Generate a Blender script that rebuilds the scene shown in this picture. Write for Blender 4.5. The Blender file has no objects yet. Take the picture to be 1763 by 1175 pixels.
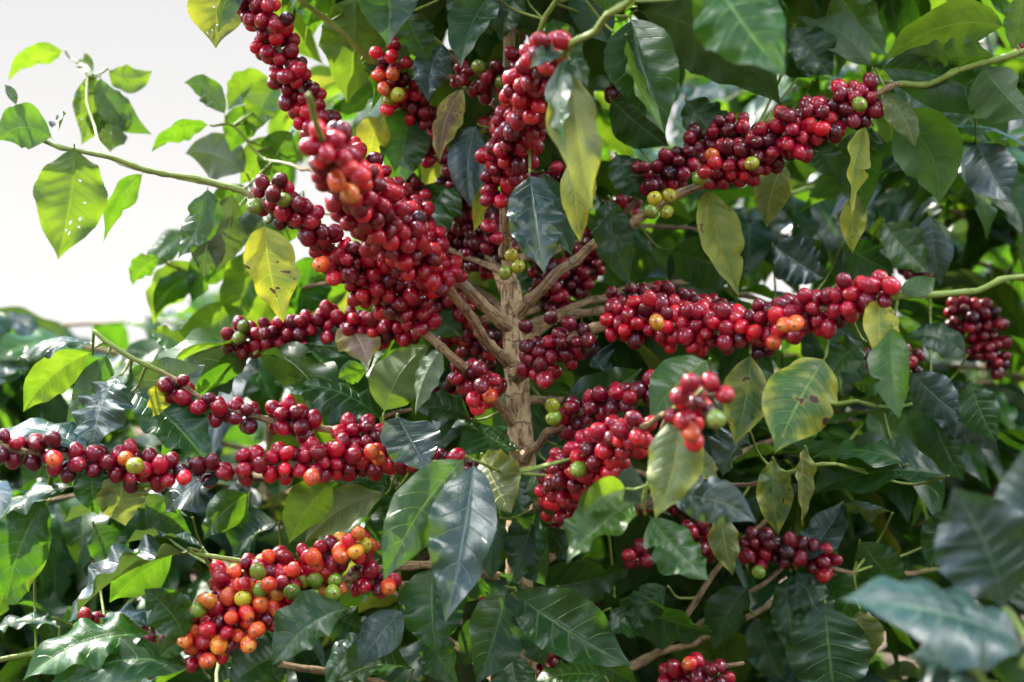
import bpy, math, random
import numpy as np
from mathutils import Vector, Matrix

# ------------------------------------------------------------------ camera, sky, sun, exposure
S = bpy.context.scene
COL = S.collection
W_PX, H_PX = 1763, 1175
CAM = Vector((0.0, -1.15, 1.40))
LENS = 50.0
K = 36.0 / LENS / W_PX                      # metres per photo pixel per metre of distance

cam = bpy.data.cameras.new('camera')
cam.lens = LENS; cam.sensor_width = 36.0; cam.clip_start = 0.02; cam.clip_end = 2000
cam.dof.use_dof = True; cam.dof.focus_distance = 1.11; cam.dof.aperture_fstop = 4.5
camo = bpy.data.objects.new('camera', cam); COL.objects.link(camo)
camo.location = CAM; camo.rotation_euler = (math.radians(90), 0, 0)
S.camera = camo

SUN_EL, SUN_AZ = math.radians(46), math.radians(-46)      # azimuth from +Y (view direction), negative = left
sund = Vector((math.sin(SUN_AZ) * math.cos(SUN_EL), math.cos(SUN_AZ) * math.cos(SUN_EL), math.sin(SUN_EL)))
world = bpy.data.worlds.new('World'); S.world = world; world.use_nodes = True
wn = world.node_tree; wn.nodes.clear()
sky = wn.nodes.new('ShaderNodeTexSky'); sky.sky_type = 'NISHITA'; sky.sun_disc = False
sky.sun_elevation = SUN_EL; sky.sun_rotation = SUN_AZ
sky.air_density = 1.0; sky.dust_density = 1.0; sky.ozone_density = 1.0; sky.altitude = 900
bg = wn.nodes.new('ShaderNodeBackground'); bg.inputs[1].default_value = 0.15
wo = wn.nodes.new('ShaderNodeOutputWorld')
# pale haze round the horizon, above it unseen bright cloud with blue gaps, added for highlights on the fruit, the same in every direction
HAZE, ADDED_CLOUD, SEED = 1.32, 46.0, 1
def wnode(kind, **kw):
    nd = wn.nodes.new('ShaderNode' + kind)
    for k, v in kw.items(): setattr(nd, k, v)
    return nd
tcw = wnode('TexCoord'); spw = wnode('SeparateXYZ'); wn.links.new(tcw.outputs['Generated'], spw.inputs[0])
cn = wnode('TexNoise'); cn.inputs['Scale'].default_value = 2.3; cn.inputs['Detail'].default_value = 4; co = wnode('VectorMath', operation='ADD'); co.inputs[1].default_value = (SEED * 3.1, SEED * 1.7, 0); wn.links.new(tcw.outputs['Generated'], co.inputs[0])
wn.links.new(co.outputs[0], cn.inputs['Vector'])
cr = wnode('MapRange', interpolation_type='SMOOTHSTEP'); cr.inputs[1].default_value = .54; cr.inputs[2].default_value = .62; wn.links.new(cn.outputs[0], cr.inputs[0])
cm = wnode('Mix', data_type='RGBA'); cm.inputs[7].default_value = (ADDED_CLOUD, ADDED_CLOUD * .985, ADDED_CLOUD * .95, 1)
wn.links.new(cr.outputs[0], cm.inputs[0]); wn.links.new(sky.outputs[0], cm.inputs[6])
hz = wnode('MapRange', interpolation_type='SMOOTHSTEP'); hz.inputs[1].default_value = .26; hz.inputs[2].default_value = .42; hz.inputs[3].default_value = 1; hz.inputs[4].default_value = 0
wn.links.new(spw.outputs[2], hz.inputs[0])
hm = wnode('Mix', data_type='RGBA')
hb = wnode('MapRange', interpolation_type='SMOOTHSTEP'); hb.inputs[1].default_value = .0; hb.inputs[2].default_value = .26; wn.links.new(spw.outputs[2], hb.inputs[0])
hc = wnode('Mix', data_type='RGBA'); hc.inputs[6].default_value = (HAZE * 1.25, HAZE * 1.22, HAZE * 1.18, 1); hc.inputs[7].default_value = (HAZE * 1.02, HAZE * 1.02, HAZE * 1.02, 1)
wn.links.new(hb.outputs[0], hc.inputs[0]); wn.links.new(hc.outputs[2], hm.inputs[7])
wn.links.new(hz.outputs[0], hm.inputs[0]); wn.links.new(cm.outputs[2], hm.inputs[6])
wn.links.new(hm.outputs[2], bg.inputs[0]); wn.links.new(bg.outputs[0], wo.inputs[0])

sl = bpy.data.lights.new('sun', 'SUN'); sl.energy = 3.2; sl.angle = math.radians(0.5); sl.color = (1.0, 0.94, 0.84)
so = bpy.data.objects.new('sun', sl); COL.objects.link(so)
so.rotation_euler = sund.to_track_quat('Z', 'Y').to_euler(); so.location = (-2, 2, 5)

S.view_settings.view_transform = 'Standard'; S.view_settings.look = 'None'
S.view_settings.exposure = 2.1; S.view_settings.gamma = 1.0; S.view_settings.use_curve_mapping = False
S.render.engine = 'CYCLES'
S.cycles.use_denoising = True
S.cycles.max_bounces = 5; S.cycles.diffuse_bounces = 3; S.cycles.glossy_bounces = 2; S.cycles.transmission_bounces = 3
S.cycles.use_adaptive_sampling = True; S.cycles.adaptive_threshold = 0.02

RNG = np.random.default_rng(7)
random.seed(7)

def P(px, py, d=0.0):
    """Photo pixel plus depth behind the focus plane -> point in the garden."""
    D = d - CAM.y
    return np.array([(px - W_PX / 2) * K * D, d, CAM.z - (py - H_PX / 2) * K * D])

def proj(p):
    D = max(p[1] - CAM.y, 1e-3)
    return (W_PX / 2 + p[0] / (K * D), H_PX / 2 - (p[2] - CAM.z) / (K * D), D)

SKY_POLY = [(-900, -900), (425, -900), (428, 120), (398, 180), (405, 235), (345, 300), (300, 390), (236, 470),
            (262, 555), (300, 590), (200, 575), (100, 560), (60, 545), (0, 512), (-900, 470)]
def in_sky(x, y):
    y = y + 16 * math.sin(x * .043) + 11 * math.sin(x * .11 + 1.3) + 4; x = x + 9 * math.sin(y * .06)
    c = False; n = len(SKY_POLY); j = n - 1
    for i in range(n):
        xi, yi = SKY_POLY[i]; xj, yj = SKY_POLY[j]
        if (yi > y) != (yj > y) and x < (xj - xi) * (y - yi) / (yj - yi) + xi:
            c = not c
        j = i
    return c

# ------------------------------------------------------------------ materials
def rgb(h, a=1.0):
    """sRGB 0-255 triple -> linear"""
    o = []
    for v in h:
        v /= 255.0
        o.append(v / 12.92 if v <= 0.04045 else ((v + 0.055) / 1.055) ** 2.4)
    return (*o, a)

class NT:
    def __init__(s, name):
        s.m = bpy.data.materials.new(name); s.m.use_nodes = True
        s.t = s.m.node_tree; s.t.nodes.clear()
        s.out = s.t.nodes.new('ShaderNodeOutputMaterial')
    def n(s, kind, **kw):
        nd = s.t.nodes.new('ShaderNode' + kind)
        for k, v in kw.items(): setattr(nd, k, v)
        return nd
    def put(s, sock, v):
        if isinstance(v, bpy.types.NodeSocket): s.t.links.new(v, sock)
        else: sock.default_value = v
    def math(s, op, a, b=0.0, c=0.0, clamp=False):
        nd = s.n('Math', operation=op, use_clamp=clamp)
        s.put(nd.inputs[0], a); s.put(nd.inputs[1], b); s.put(nd.inputs[2], c)
        return nd.outputs[0]
    def mix(s, f, a, b, blend='MIX'):
        nd = s.n('Mix', data_type='RGBA', blend_type=blend, clamp_factor=True)
        s.put(nd.inputs[0], f); s.put(nd.inputs[6], a); s.put(nd.inputs[7], b)
        return nd.outputs[2]
    def ramp(s, v, lo, hi, a=0.0, b=1.0):
        nd = s.n('MapRange', interpolation_type='SMOOTHSTEP')
        s.put(nd.inputs[0], v); nd.inputs[1].default_value = lo; nd.inputs[2].default_value = hi
        nd.inputs[3].default_value = a; nd.inputs[4].default_value = b
        return nd.outputs[0]
    def noise(s, vec, scale, detail=3.0, rough=0.55, dist=0.0):
        nd = s.n('TexNoise'); s.put(nd.inputs['Vector'], vec)
        nd.inputs['Scale'].default_value = scale; nd.inputs['Detail'].default_value = detail
        nd.inputs['Roughness'].default_value = rough; nd.inputs['Distortion'].default_value = dist
        return nd.outputs[0]
    def rnd(s):
        g = s.n('NewGeometry'); o = s.n('ObjectInfo')
        return s.math('FRACT', s.math('ADD', s.math('MULTIPLY', g.outputs['Random Per Island'], 3.7), o.outputs['Random']))
    def bump(s, h, strength, dist):
        b = s.n('Bump'); b.inputs['Strength'].default_value = strength; b.inputs['Distance'].default_value = dist
        s.put(b.inputs['Height'], h); return b.outputs[0]
    def done(s, sh):
        s.t.links.new(sh, s.out.inputs[0]); return s.m

def leaf_material(name, top, top2, under, trans, rough=0.30, tfac=0.34, yellow=0.0, ycol=(0.36, 0.36, 0.035, 1), spots=0.0,
                  scol=(0.07, 0.03, 0.015, 1), spec=0.42):
    m = NT(name)
    uv = m.n('TexCoord').outputs['UV']
    sep = m.n('SeparateXYZ'); m.put(sep.inputs[0], uv)
    t = sep.outputs[0]
    s = m.math('ABSOLUTE', m.math('MULTIPLY_ADD', sep.outputs[1], 2.0, -1.0))
    r = m.rnd()
    off = m.n('CombineXYZ'); m.put(off.inputs[0], m.math('MULTIPLY', r, 31.0)); m.put(off.inputs[1], m.math('MULTIPLY', r, 57.0)); m.put(off.inputs[2], m.math('MULTIPLY', r, 19.0))
    sc = m.n('VectorMath', operation='MULTIPLY'); m.put(sc.inputs[0], uv); sc.inputs[1].default_value = (2.4, 1.0, 1.0)
    ad = m.n('VectorMath', operation='ADD'); m.put(ad.inputs[0], sc.outputs[0]); m.put(ad.inputs[1], off.outputs[0])
    v = ad.outputs[0]
    nA = m.n('TexNoise'); m.put(nA.inputs['Vector'], v); nA.inputs['Scale'].default_value = 2.2; nA.inputs['Detail'].default_value = 3.0
    nA.inputs['Distortion'].default_value = .4
    sA = m.n('SeparateXYZ'); m.put(sA.inputs[0], nA.outputs['Color'])
    big, yel, rgn = sA.outputs[0], sA.outputs[1], sA.outputs[2]
    fine = m.noise(v, 26.0, 2.0)
    mid = m.ramp(s, 0.018, 0.055, 1.0, 0.0)
    ph = m.math('MULTIPLY', m.math('SUBTRACT', t, m.math('MULTIPLY', m.math('POWER', s, 1.25), 0.15)), m.math('MULTIPLY_ADD', m.math('FRACT', m.math('MULTIPLY', r, 3.3)), 2.5, 7.5))
    dist = m.math('PINGPONG', ph, 0.5)
    vein = m.math('MULTIPLY', m.ramp(dist, 0.015, 0.075, 1.0, 0.0), m.ramp(s, 0.55, 1.0, 1.0, 0.0))
    veins = m.math('MAXIMUM', m.math('MULTIPLY', mid, 0.85), m.math('MULTIPLY', vein, 0.6))
    c = m.mix(m.ramp(big, 0.35, 0.65), top, top2)
    c = m.mix(m.math('MULTIPLY', fine, 0.35), c, (top[0] * .6, top[1] * .65, top[2] * .6, 1))
    pale = (min(1, top2[0] * 2.2 + .05), min(1, top2[1] * 1.7 + .06), min(1, top2[2] * 1.8 + .02), 1)
    c = m.mix(veins, c, pale)
    u = m.mix(m.ramp(big, 0.35, 0.7), under, (under[0] * .75, under[1] * .8, under[2] * .7, 1))
    u = m.mix(m.math('MULTIPLY', veins, 0.8), u, (under[0] * 1.7 + .02, under[1] * 1.5 + .02, under[2] * 1.5, 1))
    g = m.n('NewGeometry')
    c = m.mix(g.outputs['Backfacing'], c, u)
    tr = m.mix(m.ramp(big, 0.3, 0.7), trans, (trans[0] * .6, trans[1] * .72, trans[2] * .6, 1))
    tr = m.mix(m.math('MULTIPLY', veins, 0.4), tr, (min(1, trans[0] * 1.3), min(1, trans[1] * 1.15), trans[2] * 1.5, 1))
    if yellow > 0:
        yn = m.math('ADD', m.math('MULTIPLY_ADD', yel, 0.75, 0.08), m.math('MULTIPLY_ADD', m.math('POWER', s, 1.6), 0.22, m.math('MULTIPLY', dist, 0.16)))
        f = m.ramp(yn, 0.66 - yellow * 0.5, 1.0 - yellow * 0.5)
        f = m.math('MULTIPLY', f, 0.85)
        c = m.mix(f, c, ycol); tr = m.mix(f, tr, (min(1, ycol[0] * 1.1), ycol[1], ycol[2] * .5, 1))
    # per leaf brightness and hue differences
    hsv = m.n('HueSaturation'); m.put(hsv.inputs['Hue'], m.math('MULTIPLY_ADD', r, 0.035, 0.485))
    m.put(hsv.inputs['Value'], m.math('MULTIPLY_ADD', m.math('FRACT', m.math('MULTIPLY', r, 7.13)), 0.5, 0.75)); m.put(hsv.inputs['Color'], c)
    c = hsv.outputs[0]
    # blemishes: brown necrotic patches and small pale scars
    if spots > 0:
        sn = m.noise(v, 3.2, 3.0, 0.5, 0.3)
        th = 0.74 - spots * 0.14
        f = m.ramp(sn, th, th + 0.03)
        halo = m.ramp(sn, th - 0.06, th + 0.01)
        c = m.mix(m.math('MULTIPLY', halo, 0.6), c, (0.35, 0.27, 0.04, 1))
        c = m.mix(f, c, scol); tr = m.mix(f, tr, (0.05, 0.02, 0.01, 1))
    scar = m.ramp(fine, 0.70, 0.74)
    c = m.mix(m.math('MULTIPLY', scar, 0.35), c, (0.30, 0.26, 0.14, 1))
    h = m.math('ADD', m.math('MULTIPLY', veins, -0.8), m.math('MULTIPLY', fine, 0.25))
    nrm = m.bump(h, 0.6, 0.0014)
    rg = m.math('ADD', m.mix(g.outputs['Backfacing'], (rough,) * 3 + (1,), (0.62,) * 3 + (1,)), m.math('MULTIPLY_ADD', rgn, 0.5, -0.24))
    b = m.n('BsdfPrincipled'); m.put(b.inputs['Base Color'], c); m.put(b.inputs['Roughness'], rg)
    b.inputs['Specular IOR Level'].default_value = spec; m.put(b.inputs['Normal'], nrm)
    tl = m.n('BsdfTranslucent'); m.put(tl.inputs[0], tr)
    mx = m.n('MixShader'); mx.inputs[0].default_value = tfac
    m.t.links.new(b.outputs[0], mx.inputs[1]); m.t.links.new(tl.outputs[0], mx.inputs[2])
    return m.done(mx.outputs[0])

def C(r, g, b): return (r, g, b, 1)
LM = {
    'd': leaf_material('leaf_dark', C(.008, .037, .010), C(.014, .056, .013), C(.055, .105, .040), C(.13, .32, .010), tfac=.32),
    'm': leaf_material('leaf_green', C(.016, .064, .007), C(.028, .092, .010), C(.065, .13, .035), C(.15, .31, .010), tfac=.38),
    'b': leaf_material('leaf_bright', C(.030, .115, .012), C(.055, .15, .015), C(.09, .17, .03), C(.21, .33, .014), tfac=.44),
    'y': leaf_material('leaf_yellowing', C(.085, .16, .018), C(.17, .22, .022), C(.15, .20, .04), C(.40, .44, .03), tfac=.40, yellow=.5, spots=.5, rough=.45),
    'o': leaf_material('leaf_olive', C(.055, .09, .020), C(.095, .12, .026), C(.12, .15, .045), C(.32, .35, .03), tfac=.34, yellow=.12, spots=.15, rough=.45),
    's': leaf_material('leaf_spotted', C(.022, .075, .018), C(.045, .11, .022), C(.08, .13, .04), C(.30, .42, .02), yellow=.35, spots=.62, rough=.38),
    'n': leaf_material('leaf_withered', C(.085, .045, .022), C(.11, .09, .025), C(.13, .08, .045), C(.30, .16, .03), tfac=.25, yellow=.3, spots=.7, rough=.6),
    'p': leaf_material('leaf_dry', C(.30, .20, .19), C(.24, .20, .10), C(.38, .30, .27), C(.35, .22, .14), tfac=.25, yellow=.3, spots=.4, rough=.6),
    'g': leaf_material('leaf_sky_sheen', C(.016, .042, .036), C(.024, .056, .048), C(.085, .125, .06), C(.18, .30, .03), tfac=.16, rough=.27, spec=.55),  # bluish grey base colour stands in for sky reflected on the blade
}

def cherry_material(name, a, b, edge, rough=0.27):
    m = NT(name)
    tc = m.n('TexCoord'); r = m.rnd()
    off = m.n('CombineXYZ'); m.put(off.inputs[0], m.math('MULTIPLY', r, 13.0)); m.put(off.inputs[2], m.math('MULTIPLY', r, 29.0))
    ad = m.n('VectorMath', operation='ADD'); m.put(ad.inputs[0], tc.outputs['UV']); m.put(ad.inputs[1], off.outputs[0])
    v = ad.outputs[0]
    n1 = m.noise(v, 2.6, 3.0, 0.6); n2 = m.noise(v, 30.0, 2.0)
    c = m.mix(m.ramp(m.math('ADD', n1, m.math('MULTIPLY_ADD', r, 0.4, -0.2)), 0.36, 0.64), a, b)
    c = m.mix(m.math('MULTIPLY', m.ramp(n2, 0.56, 0.72), 0.22), c, edge)
    # paler blush near the navel (end of the v axis)
    sep = m.n('SeparateXYZ'); m.put(sep.inputs[0], tc.outputs['UV'])
    c = m.mix(m.math('MULTIPLY', m.ramp(sep.outputs[1], 0.72, 1.0), m.math('MULTIPLY', m.math('FRACT', m.math('MULTIPLY', r, 5.3)), 0.55)), c, edge)
    scuff = m.ramp(m.noise(v, 9.0, 5.0, 0.7, 1.2), 0.66, 0.74)
    c = m.mix(m.math('MULTIPLY', scuff, 0.3), c, (0.22, 0.10, 0.06, 1))
    hsv = m.n('HueSaturation'); m.put(hsv.inputs['Value'], m.math('MULTIPLY_ADD', m.math('FRACT', m.math('MULTIPLY', r, 9.7)), 0.6, 0.7)); m.put(hsv.inputs['Color'], c)
    bs = m.n('BsdfPrincipled'); m.put(bs.inputs['Base Color'], hsv.outputs[0])
    m.put(bs.inputs['Roughness'], m.math('MULTIPLY_ADD', n1, 0.25, rough - 0.06))
    bs.inputs['Specular IOR Level'].default_value = 0.25
    bs.inputs['Coat Weight'].default_value = 0.65; bs.inputs['Coat Roughness'].default_value = 0.07; bs.inputs['Coat IOR'].default_value = 1.5
    m.put(bs.inputs['Normal'], m.bump(n2, 0.06, 0.0006))
    return m.done(bs.outputs[0])
CM = {
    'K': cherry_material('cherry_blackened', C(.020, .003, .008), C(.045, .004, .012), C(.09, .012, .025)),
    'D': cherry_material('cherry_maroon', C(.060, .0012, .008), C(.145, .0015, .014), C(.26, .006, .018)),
    'C': cherry_material('cherry_crimson', C(.16, .0008, .013), C(.31, .0012, .019), C(.44, .010, .02)),
    'R': cherry_material('cherry_red', C(.33, .0012, .015), C(.48, .002, .018), C(.58, .035, .02)),
    'O': cherry_material('cherry_orange_red', C(.50, .010, .016), C(.60, .085, .018), C(.62, .22, .035)),
    'A': cherry_material('cherry_amber', C(.55, .035, .015), C(.60, .23, .022), C(.58, .32, .04)),
    'Y': cherry_material('cherry_yellow', C(.26, .30, .015), C(.42, .36, .02), C(.42, .40, .06)),
    'G': cherry_material('cherry_green', C(.085, .17, .014), C(.15, .23, .02), C(.26, .30, .05)),
}
def plain(name, col, rough=.6, nscale=200, amt=.5):
    m = NT(name); tc = m.n('TexCoord')
    n = m.noise(tc.outputs['Object'], nscale, 3)
    b = m.n('BsdfPrincipled'); m.put(b.inputs['Base Color'], m.mix(m.math('MULTIPLY', n, amt), col, (col[0] * .4, col[1] * .4, col[2] * .4, 1)))
    b.inputs['Roughness'].default_value = rough
    m.put(b.inputs['Normal'], m.bump(n, .3, .0005)); return m.done(b.outputs[0])
NAVEL = plain('cherry_navel_ring', C(.42, .16, .09)); PIT = plain('cherry_navel', C(.17, .05, .035)); STALK = plain('cherry_stalk', C(.16, .16, .03))

def bark_material(name, wood, wood2, dark, green):
    m = NT(name)
    tc = m.n('TexCoord'); at = m.n('Attribute', attribute_name='young')
    sc = m.n('VectorMath', operation='MULTIPLY'); m.put(sc.inputs[0], tc.outputs['UV']); sc.inputs[1].default_value = (1, 1, 1)
    v = sc.outputs[0]
    st = m.n('VectorMath', operation='MULTIPLY'); m.put(st.inputs[0], v); st.inputs[1].default_value = (26, 900, 1)
    st2 = m.n('VectorMath', operation='MULTIPLY'); m.put(st2.inputs[0], v); st2.inputs[1].default_value = (8, 28, 1)
    ov = tc.outputs['Object']
    n1 = m.noise(st2.outputs[0], 3.0, 4, .65, .5)
    n2 = m.noise(ov, 420, 4, .6); n3 = m.noise(ov, 60, 4, .6)
    strk = m.n('VectorMath', operation='MULTIPLY'); m.put(strk.inputs[0], v); strk.inputs[1].default_value = (30, 130, 1)
    n4 = m.noise(strk.outputs[0], 2.0, 4, .7)
    c = m.mix(m.ramp(n3, .35, .65), wood, wood2)
    c = m.mix(m.ramp(n4, .48, .60), c, dark)
    c = m.mix(m.math('MULTIPLY', m.ramp(n2, .56, .7), .5), c, (wood2[0] * 1.25, wood2[1] * 1.25, wood2[2] * 1.2, 1))
    lich = m.noise(ov, 38, 5, .7, .8)
    c = m.mix(m.math('MULTIPLY', m.ramp(lich, .57, .66), .55), c, (.34, .34, .26, 1))
    c = m.mix(m.math('MULTIPLY', m.ramp(m.noise(ov, 16, 3), .54, .70), .55), c, (dark[0] * .7, dark[1] * .7, dark[2] * .7, 1))
    su = m.n('SeparateXYZ'); m.put(su.inputs[0], v)
    ring = m.ramp(m.math('PINGPONG', m.math('ADD', m.math('MULTIPLY', su.outputs[0], 43.0), m.math('MULTIPLY', n3, 1.6)), .5), .0, .05, 1.0, 0.0)
    c = m.mix(m.math('MULTIPLY', ring, .55), c, dark)
    gr = m.mix(m.ramp(n3, .3, .7), green, (green[0] * .7, green[1] * .75, green[2] * .6, 1))
    f = m.ramp(m.math('ADD', at.outputs['Fac'], m.math('MULTIPLY_ADD', n3, .5, -.25)), .35, .75)
    c = m.mix(f, c, gr)
    h = m.math('ADD', m.math('MULTIPLY_ADD', n4, -1.2, m.math('MULTIPLY', ring, -.7)), m.math('MULTIPLY', n2, .35))
    h = m.math('MULTIPLY', h, m.math('MULTIPLY_ADD', f, -.8, 1.0))
    b = m.n('BsdfPrincipled'); m.put(b.inputs['Base Color'], c)
    m.put(b.inputs['Roughness'], m.math('MULTIPLY_ADD', f, -.32, .82)); m.put(b.inputs['Normal'], m.bump(h, 1.0, .0035))
    return m.done(b.outputs[0])
BARK = bark_material('coffee_bark', C(.40, .285, .15), C(.54, .40, .225), C(.17, .10, .05), C(.22, .27, .045))
TWIGM = bark_material('coffee_twig', C(.38, .25, .125), C(.50, .35, .185), C(.15, .085, .042), C(.21, .28, .045))

# ------------------------------------------------------------------ object helpers
WLOC = {}
def mesh_from(name, verts, faces, mats, uv=None, mi=None, smooth=True, young=None):
    me = bpy.data.meshes.new(name)
    verts = np.asarray(verts, np.float32)
    me.vertices.add(len(verts)); me.vertices.foreach_set('co', verts.ravel())
    if isinstance(faces, np.ndarray):
        nf, k = faces.shape; flat = faces.ravel(); starts = np.arange(nf) * k; tot = np.full(nf, k)
    else:
        nf = len(faces); flat = np.array([i for f in faces for i in f], np.int32)
        tot = np.array([len(f) for f in faces], np.int32); starts = np.concatenate([[0], np.cumsum(tot)[:-1]])
    me.loops.add(len(flat)); me.loops.foreach_set('vertex_index', np.asarray(flat, np.int32))
    me.polygons.add(nf); me.polygons.foreach_set('loop_start', np.asarray(starts, np.int32)); me.polygons.foreach_set('loop_total', np.asarray(tot, np.int32))
    if smooth: me.polygons.foreach_set('use_smooth', np.ones(nf, bool))
    for m in mats: me.materials.append(m)
    if mi is not None: me.polygons.foreach_set('material_index', np.asarray(mi, np.int32))
    if uv is not None:
        l = me.uv_layers.new(name='UVMap'); l.data.foreach_set('uv', np.asarray(uv, np.float32)[np.asarray(flat)].ravel())
    if young is not None:
        a = me.attributes.new('young', 'FLOAT', 'POINT'); a.data.foreach_set('value', np.asarray(young, np.float32))
    me.update(calc_edges=True); me.validate()
    return me

def put(name, data, parent=None, loc=(0, 0, 0), rot=None):
    """Link an object whose world position is loc; parents are never rotated."""
    o = bpy.data.objects.new(name, data); COL.objects.link(o)
    loc = Vector(loc)
    if parent is not None:
        o.parent = parent; rel = loc - WLOC[parent.name]
    else: rel = loc
    o.matrix_basis = Matrix.Translation(rel) @ (rot if rot is not None else Matrix.Identity(4))
    WLOC[o.name] = loc
    return o

def thing(name, label, cat, loc, group=None):
    o = put(name, None, None, loc)
    o['label'] = label; o['category'] = cat
    if group: o['group'] = group
    return o

def resample(pts, step):
    """Catmull-Rom through pts (n x k) and even spacing."""
    pts = np.asarray(pts, float); n = len(pts)
    ext = np.vstack([2 * pts[0] - pts[1], pts, 2 * pts[-1] - pts[-2]])
    out = []
    for i in range(n - 1):
        p0, p1, p2, p3 = ext[i:i + 4]
        for t in np.linspace(0, 1, 12, endpoint=False):
            out.append(.5 * (2 * p1 + (p2 - p0) * t + (2 * p0 - 5 * p1 + 4 * p2 - p3) * t * t + (3 * p1 - p0 - 3 * p2 + p3) * t ** 3))
    out.append(pts[-1]); out = np.array(out)
    s = np.concatenate([[0], np.cumsum(np.linalg.norm(np.diff(out[:, :3], axis=0), axis=1))])
    m = max(3, int(s[-1] / step) + 1)
    q = np.linspace(0, s[-1], m)
    return np.stack([np.interp(q, s, out[:, k]) for k in range(out.shape[1])], 1), q

def tube_geo(path, rad, seg=10, rng=None, rough=0.0):
    n = len(path); T = np.gradient(path, axis=0); T /= np.linalg.norm(T, axis=1)[:, None] + 1e-9
    up = np.array([0.13, 0.2, 1.0]) if abs(T[0][2]) < .8 else np.array([1.0, 0.1, 0.05])
    V = []; UV = []
    s = np.concatenate([[0], np.cumsum(np.linalg.norm(np.diff(path, axis=0), axis=1))])
    A = up
    for i in range(n):
        A = A - T[i] * A.dot(T[i]); A /= np.linalg.norm(A); B = np.cross(T[i], A)
        for j in range(seg):
            a = 2 * math.pi * j / seg
            r = rad[i] * (1 + (rng.normal() * rough if rough else 0))
            V.append(path[i] + r * (math.cos(a) * A + math.sin(a) * B)); UV.append((s[i], min(j, seg - j) / seg * 0.05))
    F = []
    for i in range(n - 1):
        for j in range(seg):
            k = (j + 1) % seg
            F.append((i * seg + j, i * seg + k, (i + 1) * seg + k, (i + 1) * seg + j))
    V.append(path[0]); V.append(path[-1] + T[-1] * rad[-1] * .6); UV += [(0, 0), (s[-1], 0)]
    for j in range(seg):
        k = (j + 1) % seg
        F.append((n * seg, k, j)); F.append((n * seg + 1, (n - 1) * seg + j, (n - 1) * seg + k))
    return np.array(V), F, np.array(UV)

class Branch: pass
def make_branch(tree, pts3, r0, r1, young0=.6, young1=.8, name='branch', seg=10, knots=True, mat=None, step=.006, node=.026):
    """pts3: world points; a knotted stem that turns green towards its tip."""
    path, s = resample(pts3, step); n = len(path); u = s / s[-1]
    rng = np.random.default_rng(int(abs(path[0][0] * 9177 + path[-1][2] * 5311)) % 99991)
    rad = r0 + (r1 - r0) * u ** .8
    if knots and r0 > .003: rad = rad + .55 * r0 * np.exp(-s / .012)
    if knots:
        ph = rng.random() * node
        x = ((s + ph) % node) / node
        rad = rad * (1 + .28 * np.exp(-((x - .5) / .09) ** 2))
        wob = np.interp(s, np.arange(0, s[-1] + .03, .02), rng.normal(0, .0011, (len(np.arange(0, s[-1] + .03, .02)))))
        path = path + np.stack([wob, wob[::-1], np.roll(wob, 3)], 1) * np.minimum(1, u * 8)[:, None]
    V, F, UV = tube_geo(path, rad, seg, rng, .035 if knots else 0)
    young = np.concatenate([np.repeat(np.interp(u, [young0, young1], [0, 1]), seg), [0, 1 if young1 < 1 else 0]])
    o0 = path[0]
    me = mesh_from(name, V - o0, F, [mat or TWIGM], UV, young=young)
    b = Branch(); b.o = put(name, me, tree, o0); b.path = path; b.s = s; b.tree = tree; b.rad = rad
    b.scr = np.array([proj(p)[:2] for p in path])
    return b

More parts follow.
